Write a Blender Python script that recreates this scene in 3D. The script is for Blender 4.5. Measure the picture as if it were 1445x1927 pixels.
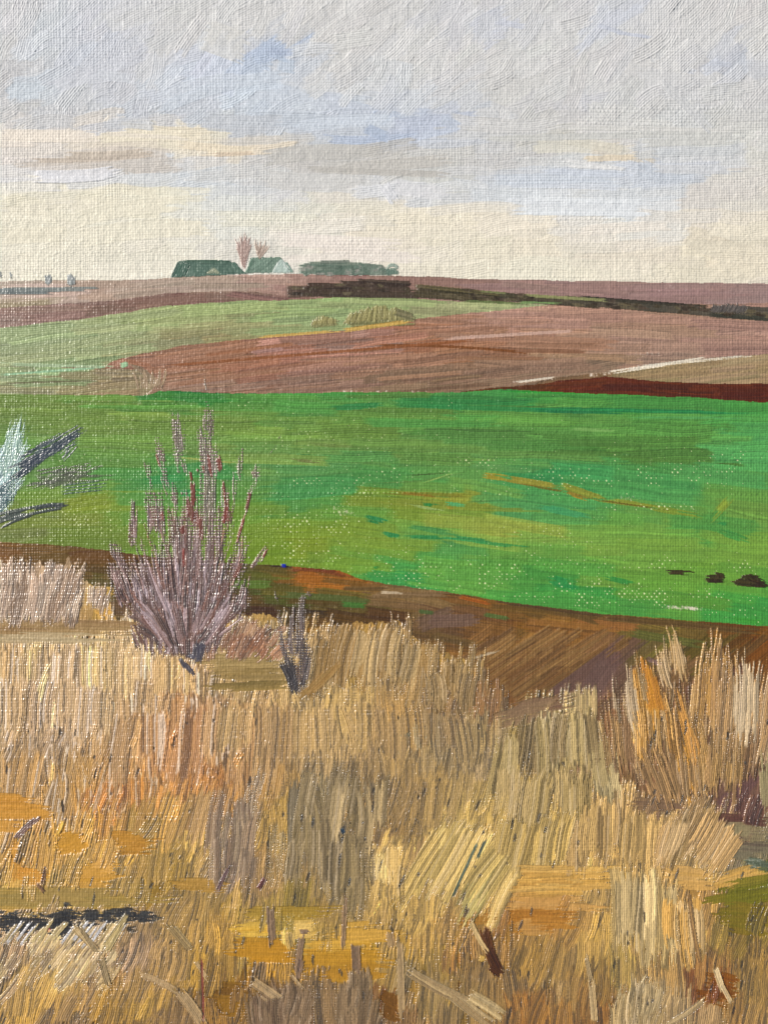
# A close photograph of a small oil landscape on linen canvas, rebuilt as an object:
# woven canvas carrying real relief of paint, laid on stroke by stroke.
import bpy, math
import numpy as np

PX = 0.0015                      # metres of the model for one pixel unit of the painting's layout
W0, H0 = 1445.0, 1927.0
for o in list(bpy.data.objects): bpy.data.objects.remove(o)
scene = bpy.context.scene

# ---------------------------------------------------------------- camera
FOVY = math.radians(50)
DIST = (H0 * PX / 2) / math.tan(FOVY / 2)
LEAN_BACK = math.radians(35)     # the canvas leans back on two props, the camera looks squarely at it
E_X = np.array([1., 0, 0]); E_UP = np.array([0, math.sin(LEAN_BACK), math.cos(LEAN_BACK)]); E_N = np.array([0, -math.cos(LEAN_BACK), math.sin(LEAN_BACK)])
CEN = np.array([0., 0., .35+1.58*math.cos(LEAN_BACK)])
cam_d = bpy.data.cameras.new("camera"); cam = bpy.data.objects.new("camera", cam_d)
scene.collection.objects.link(cam); scene.camera = cam
cam_d.sensor_fit = 'VERTICAL'; cam_d.angle = FOVY
cam_d.clip_start = 0.05; cam_d.clip_end = 200
cam.location = CEN+E_N*DIST; cam.rotation_euler = (math.radians(90)-LEAN_BACK, 0, 0)

# ---------------------------------------------------------------- daylight
SUN_FROM = -0.80*E_X + 0.60*E_N + 0.38*E_UP; SUN_FROM /= np.linalg.norm(SUN_FROM)
elev = math.asin(SUN_FROM[2]); azim = math.atan2(SUN_FROM[0], SUN_FROM[1])
world = bpy.data.worlds.new("World"); scene.world = world; world.use_nodes = True
nt = world.node_tree; nt.nodes.clear()
sky = nt.nodes.new('ShaderNodeTexSky'); sky.sky_type = 'NISHITA'; sky.sun_disc = False
sky.sun_elevation = elev; sky.sun_rotation = azim
bg = nt.nodes.new('ShaderNodeBackground'); bg.inputs[1].default_value = 0.06
wo = nt.nodes.new('ShaderNodeOutputWorld')
nt.links.new(sky.outputs[0], bg.inputs[0]); nt.links.new(bg.outputs[0], wo.inputs[0])
sun_d = bpy.data.lights.new("sun", 'SUN'); sun_d.energy = 4.5; sun_d.angle = math.radians(0.6)
sun_d.color = (1.0, 0.95, 0.88)
sun = bpy.data.objects.new("sun", sun_d); scene.collection.objects.link(sun)
from mathutils import Vector
sun.rotation_euler = Vector(SUN_FROM).to_track_quat('Z', 'Y').to_euler()
scene.view_settings.view_transform = 'Standard'; scene.view_settings.look = 'None'
scene.view_settings.exposure = 0.08; scene.view_settings.gamma = 1.0

# ================================================================ PAINT ENGINE (numpy only)
CELL = 1.1
MX, MY = 70.0, 80.0              # painted margin beyond the photographed part
NX = int((W0 + 2*MX) / CELL) + 1; NY = int((H0 + 2*MY) / CELL) + 1
rng = np.random.default_rng(7)
XX, YY = np.meshgrid(np.arange(NX)*CELL - MX, np.arange(NY)*CELL - MY)
XX = XX.astype(np.float32); YY = YY.astype(np.float32)

def vnoise(x, y, sx, sy, seed):
    r = np.random.default_rng(seed)
    u = (x + 500.0)/sx; v = (y + 500.0)/sy
    nu = int(u.max()) + 3; nv = int(v.max()) + 3
    tab = r.random((nv, nu)).astype(np.float32)
    iu = np.floor(u).astype(int); iv = np.floor(v).astype(int)
    fu = u - iu; fv = v - iv
    fu = fu*fu*(3-2*fu); fv = fv*fv*(3-2*fv)
    return (tab[iv, iu]*(1-fu)+tab[iv, iu+1]*fu)*(1-fv) + (tab[iv+1, iu]*(1-fu)+tab[iv+1, iu+1]*fu)*fv

def smooth(a, lo, hi):
    t = np.clip((a-lo)/(hi-lo), 0, 1); return t*t*(3-2*t)

# ---- linen: plain weave with uneven threads
def thread_coord(c, seed, pitch):
    r = np.random.default_rng(seed)
    n = int(3200/pitch)
    wd = pitch*np.clip(1 + 0.20*r.standard_normal(n), .55, 1.7)
    pos = np.concatenate([[0], np.cumsum(wd)]) - 400
    return np.interp(c, pos, np.arange(n+1)).astype(np.float32), np.clip((wd/pitch), .6, 1.6).astype(np.float32)
U, wu = thread_coord(XX + 2.2*(vnoise(XX, YY, 60, 160, 1)-.5)*2, 3, 4.7)
V, wv_ = thread_coord(YY + 2.2*(vnoise(XX, YY, 160, 60, 2)-.5)*2, 4, 4.9)
iu = np.floor(U).astype(int); iv = np.floor(V).astype(int)
su = np.sin(np.pi*(U-iu)); sv = np.sin(np.pi*(V-iv))
par = (((iu+iv) % 2)*2-1).astype(np.float32)
ku = wu[np.clip(iu, 0, len(wu)-1)]; kv = wv_[np.clip(iv, 0, len(wv_)-1)]
ku = .6+.4*ku
WV = np.maximum(su*(0.44+0.44*par*sv)*ku, sv*(0.54-0.44*par*su)*kv)
WV = np.clip(WV*0.9*(0.75+0.5*vnoise(XX, YY, 7, 9, 5)), 0, 1.25).astype(np.float32)
_gt = np.random.default_rng(9).random((1200, 1200)).astype(np.float32)
# crossings where a thread stands proudest: the first places to be rubbed bare
PK = (su*sv)**1.5*(par > 0)*(.12+1.0*_gt[iu % 1200, iv % 1200]) + .10*(su**6*ku+sv**6*kv)*(vnoise(XX, YY, 22, 22, 8)-.2)
del U, V, iu, iv, su, sv, par, ku, kv

T = np.zeros((NY, NX), np.float32)                 # thickness of paint
COL = np.empty((NY, NX, 3), np.float32); COL[:] = (.83, .80, .72)
OWN = np.zeros((NY, NX), np.int16)
REG = np.zeros((NY, NX), np.int16)                 # which painted area a spot belongs to
OWNERS = ['canvas']; LABEL = {}
def owner(key):
    if key not in OWNERS: OWNERS.append(key)
    return OWNERS.index(key)
C255 = lambda c: np.array(c, np.float32)/255.0

def samp(tab, q, r):
    n, m = tab.shape
    q = np.clip(q, 0, n-1.001); r = np.clip(r, 0, m-1.001)
    i = q.astype(np.int32); j = r.astype(np.int32); fq = q-i; fr = r-j
    return (tab[i, j]*(1-fq)+tab[i+1, j]*fq)*(1-fr) + (tab[i, j+1]*(1-fq)+tab[i+1, j+1]*fq)*fr

def stroke(x0, y0, x1, y1, w, col, own, col2=None, bend=0., thick=1., cover=1., dry=.25, rag=.12,
           clip=None, taper=0., lens=0., wet=.1, fade=.3, bp=2.2, jit=.035, kw=.35, ridge=.25, opac=1., gdep=.55, soft=0., pal=None):
    """one brush mark: a bundle of bristles dragged from (x0,y0) to (x1,y1)"""
    dx, dy = x1-x0, y1-y0; L = math.hypot(dx, dy)
    if L < 2: return
    ux, uy = dx/L, dy/L; hw = w/2; pad = hw + abs(bend) + 3
    ax0 = max(0, int((min(x0, x1)-pad+MX)/CELL)); ax1 = min(NX, int((max(x0, x1)+pad+MX)/CELL)+1)
    ay0 = max(0, int((min(y0, y1)-pad+MY)/CELL)); ay1 = min(NY, int((max(y0, y1)+pad+MY)/CELL)+1)
    if ax1-ax0 < 2 or ay1-ay0 < 2: return
    sl = (slice(ay0, ay1), slice(ax0, ax1))
    gx = XX[sl]-x0; gy = YY[sl]-y0
    a = gx*ux+gy*uy; b = gy*ux-gx*uy
    t = a/L
    b = b - bend*4*t*(1-t)
    wt = 1.0
    if taper: wt = np.clip(1-taper*t, .08, 2)
    if lens: wt = wt*(1-lens+lens*np.sqrt(np.clip(4*t*(1-t), 0.02, 1)))
    s = b/(hw*wt)
    sel = (np.abs(s) < 1.0) & (t > -0.02) & (t < 1.02)
    if clip is not None: sel &= (REG[sl] == clip)
    ys, xs = np.nonzero(sel)
    if len(ys) == 0: return
    t = t[ys, xs]; s = s[ys, xs]
    nb = max(3, int(w/bp)); nr = max(3, int(L/16)+2)
    tb = rng.random((nb+2, 1)).astype(np.float32)
    tab = (0.6*tb + 0.4*rng.random((nb+2, nr)).astype(np.float32))
    q = (s*.5+.5)*nb + 0.35*np.sin(t*L/23.0+rng.random()*6)
    br = samp(tab, q, t*(nr-1))
    nf = nb*2+3; fine = samp(rng.random((nf, nr*3)).astype(np.float32), (s*.5+.5)*(nf-2), t*(nr*3-1))
    groove = 0.5-0.5*np.cos(2*np.pi*(q-np.floor(q)))
    iq = np.clip(q.astype(int), 0, nb+1)
    e0 = (rag*rng.random(nb+2)).astype(np.float32)[iq]; e1 = (1-rag*1.5*rng.random(nb+2)**1.3).astype(np.float32)[iq]
    endm = smooth(t, e0-.02, e0+.02+4/L)*(1-smooth(t, e1-.02-4/L, e1+.01))
    yy = ys+ay0; xx = xs+ax0
    wl = WV[yy, xx]; tl = T[yy, xx]
    val = cover*(1-fade*t) + .55*(br-.5) + kw*(wl-.45) + .05*np.clip(tl-1.5, -1, 2) - .35*np.clip(np.abs(s)-.82, 0, 1)/.18*(.5+rng.random())
    al = np.clip((val-dry)/.22, 0, 1)*endm
    if soft: al = al*smooth(t, 0, soft)*(1-smooth(t, 1-soft, 1.))**.7
    k = al > .04
    if not k.any(): return
    al = al[k]; yy = yy[k]; xx = xx[k]; t = t[k]; s = s[k]; br = br[k]; groove = groove[k]*(.55+.9*fine[k]); iq = iq[k]
    c1 = np.asarray(col, np.float32)
    cm = rng.random(nb+2).astype(np.float32)[iq]
    base = c1 if col2 is None else c1 + (np.asarray(col2, np.float32)-c1)*cm[:, None]
    cj = (jit*rng.standard_normal(nb+2)).astype(np.float32)[iq][:, None]
    if pal:      # paint not fully mixed on the brush: single hairs carry other pigments, some painting in glints and groove shade
        pk = rng.integers(0, len(pal)+3, nb+2)[iq]; pa = np.asarray(pal, np.float32)
        hit = pk < len(pal); base = base*np.ones((len(iq), 1), np.float32)
        base[hit] = base[hit]*.35+pa[pk[hit]]*.65
    base = base*(1+cj)
    ac = (al*(1-wet)*opac)[:, None]
    COL[yy, xx] = COL[yy, xx]*(1-ac) + base*ac
    edge = np.clip((np.abs(s)-.80)/.15, 0, 1)*(1-np.clip((np.abs(s)-.95)/.05, 0, 1))
    endr = np.clip((t-.90)/.06, 0, 1)
    hgt = thick*(.22 + .78*(.35+.65*br)*((1-gdep)+gdep*groove)) + thick*ridge*(edge*1.0+endr*.7)
    T[yy, xx] = T[yy, xx]*(1-.75*al) + hgt*al
    hard = al > .45
    OWN[yy[hard], xx[hard]] = own

# ---- guide colours: nearest control points of one region, blended
class Guide:
    def __init__(self, txt, power=3.2):
        p = np.array([[float(v) for v in r.replace(' ', ',').split(',') if v] for r in txt.split(';') if r.strip()], np.float32)
        self.xy = p[:, :2]; self.c = p[:, 2:5]/255.; self.p = power
    def __call__(self, x, y, ay=1.6):
        x = np.atleast_1d(x); y = np.atleast_1d(y)
        out = np.empty((len(x), 3), np.float32)
        for i in range(0, len(x), 4096):
            d = (self.xy[None, :, 0]-x[i:i+4096, None])**2 + ((self.xy[None, :, 1]-y[i:i+4096, None])*ay)**2
            w = 1/(d+60)**(self.p/2)
            out[i:i+4096] = (w@self.c)/w.sum(1, keepdims=True)
        return out

def curve(pts):
    p = np.array(pts, float)
    return lambda x: np.interp(x, p[:, 0], p[:, 1])

def poly_mask(pts):
    """cells inside a polygon given in layout pixels"""
    p = np.array(pts, float); x0, y0 = p.min(0)-2; x1, y1 = p.max(0)+2
    ax0 = max(0, int((x0+MX)/CELL)); ax1 = min(NX, int((x1+MX)/CELL)+1)
    ay0 = max(0, int((y0+MY)/CELL)); ay1 = min(NY, int((y1+MY)/CELL)+1)
    gx = XX[ay0:ay1, ax0:ax1]; gy = YY[ay0:ay1, ax0:ax1]
    gx = gx + 2.0*(vnoise(gx, gy, 5, 5, 91)-.5); gy = gy + 2.0*(vnoise(gx, gy, 5, 5, 92)-.5)
    ins = np.zeros(gx.shape, bool)
    for i in range(len(p)):
        xa, ya = p[i]; xb, yb = p[(i+1) % len(p)]
        if ya == yb: continue
        c = ((ya > gy) != (yb > gy)) & (gx < (xb-xa)*(gy-ya)/(yb-ya)+xa)
        ins ^= c
    return (slice(ay0, ay1), slice(ax0, ax1)), ins

# ================================================================ THE PICTURE, AREA BY AREA
SKY_G = Guide("""20,20,178,180,190;100,60,168,180,198;60,90,178,190,208;20,110,172,174,178;20,150,165,165,170;60,165,165,185,210;180,70,172,178,200;250,60,180,183,192;
180,110,168,180,205;350,50,185,186,190;450,70,190,190,190;480,30,188,189,192;600,30,192,192,194;700,60,192,192,193;300,110,182,186,200;380,110,168,182,215;320,160,175,190,215;420,140,165,188,222;
500,110,140,170,215;520,95,130,160,210;560,110,165,180,205;480,180,165,188,218;560,170,165,182,208;620,90,190,190,190;620,150,188,188,190;680,180,180,188,200;700,245,130,160,210;640,215,165,182,210;
560,230,160,178,205;450,250,160,175,200;350,210,162,175,198;250,220,160,172,195;150,190,168,175,190;60,200,170,172,180;200,150,168,175,195;100,230,172,176,186;20,220,170,172,178;20,255,225,208,188;
100,258,228,212,195;200,263,225,210,185;300,255,226,210,175;350,268,220,205,170;450,280,214,192,155;400,290,205,190,165;230,290,185,165,145;150,290,190,175,160;100,295,185,175,168;20,300,195,190,190;40,320,190,190,195;
90,330,208,208,222;150,330,200,205,220;250,325,185,190,200;320,310,185,195,208;400,310,185,190,198;450,320,184,186,190;350,345,178,192,210;430,355,178,192,212;150,347,195,200,205;20,370,222,212,178;
200,375,222,213,180;100,370,222,213,180;100,430,222,213,182;300,385,220,213,182;400,400,208,208,195;300,460,222,214,190;100,500,224,216,188;250,500,222,214,190;560,280,178,174,170;520,310,182,180,180;620,290,172,170,168;
700,290,172,168,162;600,330,180,180,180;520,350,185,188,196;600,365,188,192,200;700,340,182,184,188;560,380,190,195,202;450,400,205,208,202;520,420,212,208,185;580,402,210,208,188;650,402,214,205,182;
600,450,228,214,200;560,440,228,218,205;700,440,222,208,182;760,480,222,210,190;620,480,226,212,196;800,405,222,210,180;850,440,226,214,184;900,500,226,214,184;1000,460,226,212,182;760,30,186,188,192;
850,40,180,184,196;950,45,168,178,205;900,20,185,186,190;1000,30,184,186,190;1140,50,170,180,205;1060,30,184,186,192;1250,50,186,187,192;1400,60,188,187,188;1350,120,165,176,200;780,90,192,193,195;
900,110,186,186,188;1000,100,186,188,190;1100,100,184,185,188;1250,110,188,188,190;800,160,186,190,200;760,190,175,185,205;820,230,148,168,208;790,255,150,168,205;730,250,140,165,215;880,170,180,184,194;
950,180,184,184,184;1050,150,182,184,186;1150,180,182,184,188;1050,195,176,178,188;1120,190,172,176,190;1300,200,178,182,190;1400,180,182,183,188;1000,230,180,180,182;1150,210,188,188,190;
1300,240,180,182,180;1420,260,182,184,182;780,290,176,176,174;850,300,178,177,174;950,290,178,178,180;1050,262,178,178,172;1080,280,195,188,168;1160,295,202,186,160;1100,312,190,198,210;1130,318,205,208,215;
1200,300,186,190,198;1240,315,160,175,200;1350,310,178,184,194;1430,300,195,194,188;800,330,178,178,175;900,330,182,186,190;950,345,178,190,208;1050,335,170,186,212;1150,332,168,184,212;1240,330,165,180,205;
1350,340,190,182,176;1440,335,200,192,182;740,360,198,202,212;850,370,190,196,206;950,375,188,198,212;1050,385,200,212,228;1150,392,208,220,232;1220,400,200,212,225;1100,360,190,192,196;1300,375,192,186,180;
1400,370,194,188,178;1050,412,216,208,194;740,400,224,212,182;860,408,225,210,178;1000,425,224,210,184;1150,432,222,208,190;1300,430,218,204,182;1400,440,215,203,176;1430,430,216,203,174;1200,480,220,206,180;
1350,480,216,200,165;1100,500,222,212,184;1250,510,220,208,178;800,510,224,214,186;1000,510,222,214,186;600,505,220,214,196""", 4.2)
FAR_G = Guide("""30,560,185,165,150;100,540,190,165,150;200,550,178,150,130;300,540,170,148,130;400,535,172,150,130;500,530,172,140,125;30,575,170,150,115;550,550,160,125,110;700,530,150,110,100""")
MAU_G = Guide("""50,600,145,110,105;150,580,135,98,92;250,570,130,92,85;350,560,120,82,75;450,555,130,95,85;520,558,130,90,85;600,560,130,90,80""")
MAR_G = Guide("""800,530,140,100,95;950,535,148,108,108;1100,545,150,110,110;1300,550,150,110,112;1430,555,150,115,118""")
LGR_G = Guide("""30,630,155,180,130;100,660,150,180,125;50,690,150,165,120;150,700,130,160,110;200,620,155,175,125;300,610,150,175,115;300,640,150,160,115;400,590,150,178,115;400,630,155,150,105;550,575,145,180,115;600,600,140,172,115;
500,620,150,160,110;700,575,150,175,115;800,580,155,170,120;900,575,160,175,125;960,575,160,180,130;850,590,160,165,125""")
OLV_G = Guide("""50,720,145,140,105;150,725,140,130,95;250,715,150,135,105;100,700,135,165,115;200,735,145,125,95;20,700,145,165,120""")
BRN_G = Guide("""250,685,150,95,70;300,690,150,95,70;300,720,150,110,85;400,700,155,95,60;400,730,150,110,90;500,660,150,85,50;600,660,155,90,65;500,700,150,90,65;600,720,135,95,75;650,640,165,115,100;700,650,160,100,75;800,640,155,90,55;
800,690,150,100,75;900,620,165,115,95;900,660,150,90,50;900,700,140,100,75;1000,600,170,120,100;1000,650,150,90,60;1100,610,170,120,98;1100,660,155,110,80;1200,610,165,118,95;1300,620,165,118,95;1400,630,165,118,100;
1200,650,158,115,95;1300,660,150,112,92;1000,700,140,105,80;1100,690,140,108,82;750,720,130,95,65;850,725,120,90,60;560,650,165,110,95""")
RED_G = Guide("""900,733,75,35,22;1100,725,85,30,12;1250,735,80,28,10;1430,740,80,25,10""")
BEI_G = Guide("""1080,712,120,92,65;1150,705,130,105,72;1250,700,150,128,92;1400,685,165,142,108;1430,710,150,125,90""")
GRN_G = Guide("""50,760,110,140,75;200,780,120,150,75;300,745,50,130,60;450,745,60,140,65;450,770,90,150,75;600,745,75,150,80;850,765,50,135,80;1000,745,70,150,80;1200,752,65,145,75;1400,765,70,150,80;950,790,95,155,80;1100,800,100,160,85;400,800,115,150,75;250,830,110,150,75;550,810,110,150,75;700,800,105,145,70;850,810,85,145,75;1000,830,75,130,70;1200,830,85,135,70;
1000,860,90,135,75;1150,850,75,130,65;1260,850,80,130,65;1350,810,90,155,85;1350,850,85,165,105;1420,840,80,165,105;600,840,110,145,80;700,845,115,145,80;500,860,120,155,85;850,850,100,145,80;650,885,70,150,90;550,872,85,150,95;
560,920,65,150,95;750,890,70,145,85;650,930,85,150,70;900,870,100,160,100;820,900,80,150,85;1000,885,40,140,95;1100,900,65,160,105;1250,900,75,160,100;1400,900,80,165,105;1200,930,75,155,95;850,935,140,150,55;750,945,120,145,50;
980,945,75,150,95;1040,960,65,155,110;850,965,115,150,60;1100,970,95,155,75;1250,980,105,155,75;1400,940,95,150,75;1350,1000,75,150,80;1430,960,105,150,75;600,1000,120,150,40;550,1030,125,150,40;700,1020,125,155,55;800,985,115,160,70;
900,990,150,165,75;850,1012,60,140,90;1000,1000,150,165,75;1000,1030,95,160,75;1100,1020,120,165,75;1250,1030,120,165,75;1400,1030,115,160,70;650,1060,115,155,55;750,1060,80,160,80;780,1085,50,150,85;
850,1080,100,165,75;1000,1080,85,155,70;1080,1100,55,150,75;950,1110,70,155,75;1150,1090,110,160,70;1250,1110,100,160,65;1350,1100,105,155,60;1400,1130,55,150,75;1200,1140,70,150,75;300,880,80,150,85;240,900,75,150,80;
150,870,100,150,75;350,900,60,145,85;200,940,120,150,50;130,960,130,150,45;180,1000,110,140,50;400,980,100,145,55;50,1000,110,125,70;100,1015,105,125,60;450,1000,115,145,50;480,1050,105,140,35;120,900,95,150,80;30,880,95,140,80""", 3.6)
EAR_G = Guide("""30,1040,110,75,35;150,1060,95,70,30;100,1095,90,75,35;180,1090,85,75,30;200,1050,90,60,20;450,1120,70,60,25;470,1090,80,85,30;540,1130,75,80,30;600,1090,150,85,20;560,1100,110,75,20;670,1130,85,80,35;700,1110,110,80,40;
600,1150,70,50,20;640,1170,65,45,15;480,1160,60,35,10;590,1200,130,85,20;700,1160,75,50,20;770,1125,120,95,65;800,1160,105,80,55;870,1170,105,80,60;830,1190,95,70,45;900,1130,95,70,30;950,1140,120,80,30;930,1170,110,75,35;
970,1150,85,60,30;1050,1160,80,65,35;1100,1180,150,100,45;1020,1180,130,85,30;1200,1180,95,75,35;1230,1200,100,95,40;1300,1190,100,85,40;1400,1200,95,60,20;1430,1220,100,60,20;1350,1160,115,75,30;1320,1220,90,80,35;
980,1220,125,90,45;1080,1230,130,95,50;900,1230,120,85,40;950,1270,115,75,35;1030,1280,110,75,50;820,1240,110,75,25;1120,1270,102,74,68;1100,1300,100,72,68;1160,1230,106,79,72;1180,1290,100,75,65;900,1300,95,60,20;
1240,1260,120,90,60;1350,1270,95,70,60;1390,1500,100,72,66;1400,1450,100,73,64;1300,1300,110,80,55;1200,1400,120,90,65;1160,1350,115,85,60;1440,1300,110,80,60;1050,1320,120,90,65;1250,1500,120,92,60;300,1130,90,70,50""")
STR_G = Guide("""30,1090,165,140,115;90,1100,175,150,125;60,1140,182,155,120;140,1120,178,150,115;200,1115,205,165,80;195,1150,215,165,75;100,1175,150,120,75;30,1195,170,150,110;200,1190,160,130,85;20,1250,190,150,90;60,1250,205,170,90;
120,1260,190,155,110;170,1250,205,170,100;250,1240,200,165,110;330,1260,195,155,90;370,1230,185,145,85;430,1230,150,125,75;500,1260,152,128,78;430,1300,140,115,60;40,1320,180,145,95;80,1340,175,140,100;150,1330,185,150,105;200,1300,200,160,90;
300,1330,190,140,75;350,1340,190,120,45;400,1340,185,130,70;60,1400,160,130,90;100,1420,155,125,90;200,1400,165,125,70;250,1420,185,130,60;320,1400,190,115,40;380,1400,180,110,45;410,1430,180,105,25;450,1400,180,120,50;
440,1350,175,140,80;500,1370,170,125,60;480,1440,165,110,30;560,1340,185,145,70;650,1340,185,150,80;620,1400,160,130,80;560,1420,150,125,85;700,1380,150,120,75;740,1350,170,130,65;800,1390,125,110,80;850,1350,130,100,60;
900,1400,150,125,80;930,1420,170,145,110;650,1220,165,130,75;720,1200,160,125,70;780,1250,160,128,72;620,1290,160,130,75;700,1300,150,120,70;820,1290,150,115,60;870,1290,165,135,80;900,1320,130,92,50;60,1500,200,140,50;
20,1480,165,125,70;100,1490,150,115,65;150,1470,175,125,50;30,1540,195,135,50;150,1560,200,145,50;220,1500,190,110,30;260,1520,175,120,40;320,1500,190,125,50;400,1470,185,110,30;300,1560,150,115,35;200,1600,205,150,55;
60,1620,210,140,45;40,1590,195,155,90;120,1600,195,145,50;350,1580,200,155,70;400,1560,190,145,60;440,1540,140,115,95;450,1620,150,125,105;330,1650,150,115,35;100,1660,175,140,65;200,1680,155,130,70;20,1670,190,155,85;
300,1690,150,120,50;380,1650,180,140,70;500,1500,165,125,60;530,1560,170,135,65;590,1500,125,110,80;620,1560,120,105,80;690,1530,135,105,60;720,1560,130,100,55;760,1500,150,120,70;640,1650,120,110,95;560,1640,150,120,70;
500,1620,150,115,65;730,1660,195,160,90;740,1620,200,165,95;800,1620,150,120,75;860,1560,190,160,90;830,1580,180,150,85;920,1600,190,160,85;850,1650,200,165,85;930,1680,205,165,85;800,1700,190,150,70;700,1700,180,140,65;
600,1700,140,110,50;570,1720,130,110,15;1000,1380,165,140,90;1050,1400,175,150,95;1090,1370,185,160,110;1020,1450,160,130,80;1080,1470,150,120,80;1130,1440,125,95,70;980,1500,175,145,80;1000,1550,185,155,85;1070,1550,175,145,80;
1000,1600,190,160,95;1110,1560,200,160,95;1170,1500,210,165,90;1160,1560,195,155,90;1250,1560,185,150,95;1300,1600,170,140,90;1350,1580,185,150,100;1320,1540,150,120,80;1400,1600,120,105,85;1420,1560,130,120,90;1430,1620,75,80,60;
1250,1520,105,80,60;1400,1540,85,50,45;1100,1630,205,160,80;1000,1640,200,160,75;1130,1660,200,160,80;1000,1690,190,145,80;980,1730,170,115,40;1050,1720,165,115,45;1100,1700,180,140,70;1130,1760,195,150,60;1220,1680,185,150,95;
1180,1750,185,155,95;1240,1740,170,135,75;1300,1690,170,130,70;1350,1660,200,155,75;1400,1690,115,105,20;1430,1660,110,110,25;1380,1730,125,105,30;1430,1740,120,100,30;1400,1780,130,100,45;1290,1760,190,160,110;1320,1720,165,125,70;
1270,1810,200,150,75;1200,1830,150,120,70;1100,1850,140,105,45;1000,1800,150,115,50;1050,1850,165,135,90;980,1880,130,95,40;980,1920,140,85,15;1240,1890,165,140,100;1130,1900,140,90,25;1370,1900,130,80,20;1330,1860,110,60,10;
1400,1850,140,110,55;1320,1900,160,130,90;1420,1900,150,120,70;1300,1920,170,145,105;1160,1820,150,125,65;60,1760,175,145,110;130,1790,185,155,110;30,1800,155,125,95;80,1830,185,150,80;120,1840,200,160,80;100,1870,190,140,50;
20,1860,160,130,90;150,1860,170,135,90;200,1830,165,125,80;250,1800,160,130,100;270,1760,150,120,80;350,1800,165,130,75;400,1780,170,125,40;60,1900,200,150,50;170,1900,180,130,30;270,1890,165,125,40;240,1920,150,110,30;
130,1920,120,95,70;320,1920,130,100,60;460,1760,210,165,60;460,1800,185,130,25;400,1820,175,130,30;420,1860,120,80,15;450,1900,140,95,15;440,1830,150,105,20;560,1760,210,170,80;620,1770,195,150,55;530,1810,190,135,25;
600,1800,185,135,30;680,1800,190,145,40;700,1840,180,135,40;520,1850,115,90,65;560,1900,110,90,70;620,1860,120,95,65;680,1880,130,100,70;600,1840,150,105,30;730,1870,120,75,15;730,1910,105,65,20;760,1820,150,125,80;
800,1770,190,145,60;840,1780,180,140,60;870,1810,150,105,50;840,1840,140,110,40;830,1870,140,115,70;880,1840,130,100,50;900,1900,120,95,50;800,1900,140,120,85;930,1860,140,110,70;940,1920,150,120,70;900,1720,175,130,70;
940,1740,160,105,35;880,1760,160,125,75;930,1790,150,110,55""", 3.6)

def mute(c, sat, gain=1., add=(0, 0, 0)):
    c = np.asarray(c, np.float32); g = c.mean(-1, keepdims=True)
    return np.clip((g+(c-g)*sat)*gain+np.array(add, np.float32)/255., .02, .97)
def sky_mix(c):
    c = mute(c, .44 if c[2] > c[0] else .56, 1., (2, 1, -2)); l = float(c.mean())*255
    return np.clip(c+min(1., max(0., (222-l)/38))*20/255., 0, .95)
SKY_G.c = np.array([sky_mix(c) for c in SKY_G.c], np.float32)
BRN_G.c = mute(BRN_G.c, .82, 1., (6, 10, 9)); LGR_G.c = mute(LGR_G.c, .9, 1., (0, -10, -10)); OLV_G.c = mute(OLV_G.c, .9, 1., (2, 0, -6))
grn_mix = lambda c: mute(np.asarray(c, np.float32)*np.array([1., .98, .80], np.float32), .96, .97, (3, 2, 0))
GRN_G.c = grn_mix(GRN_G.c); MAR_G.c = mute(MAR_G.c, .85, 1., (4, 8, 0)); MAU_G.c = mute(MAU_G.c, .85, 1., (4, 6, 0)); FAR_G.c = mute(FAR_G.c, .9)
STR_G.c = np.array([mute(c, .86 if c[0]-c[2] > .42 else 1.02, 1.0, (2, 0, -6)) for c in STR_G.c], np.float32); RED_G.c = mute(RED_G.c, 1., 1., (8, 12, -20)); EAR_G.c = mute(EAR_G.c, 1.0, 1.02, (2, 0, -6))
# ---- outlines of the areas, top to bottom
B = 80
sky_b = curve([(-B,531),(0,530),(130,528),(260,526),(330,521),(400,519),(550,516),(760,520),(900,524),(1100,529),(1445,533),(1530,534)])
mau_t = curve([(-B,588),(0,581),(66,575),(143,570),(213,566),(312,552),(400,549),(480,549),(540,556),(600,560),(640,559)])
lgr_t = curve([(-B,622),(0,616),(143,603),(232,589),(315,576),(480,566),(580,562),(636,559),(769,561),(899,569),(960,570),(1030,574),(1540,574)])
lgr_b = curve([(-B,692),(0,690),(100,692),(200,688),(216,678),(276,664),(342,652),(420,642),(480,636),(650,622),(746,613),(779,602),(879,591),(960,582),(1030,574),(1540,570)])
red_t = curve([(870,737),(960,727),(1040,719),(1094,713),(1138,708),(1200,714),(1262,720),(1340,722),(1445,722),(1540,722)])
bei_t = curve([(1000,722),(1047,711),(1141,701),(1262,682),(1329,676),(1437,667),(1540,660)])
grn_t = curve([(-B,742),(0,742),(276,744),(300,736),(480,740),(640,738),(870,738),(960,733),(1061,739),(1178,743),(1300,748),(1445,757),(1540,760)])
grn_b = curve([(-B,1018),(0,1020),(100,1024),(205,1036),(300,1050),(480,1062),(560,1066),(640,1073),(669,1087),(726,1099),(845,1115),(960,1134),(1128,1154),(1295,1167),(1445,1178),(1540,1184)])
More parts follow.
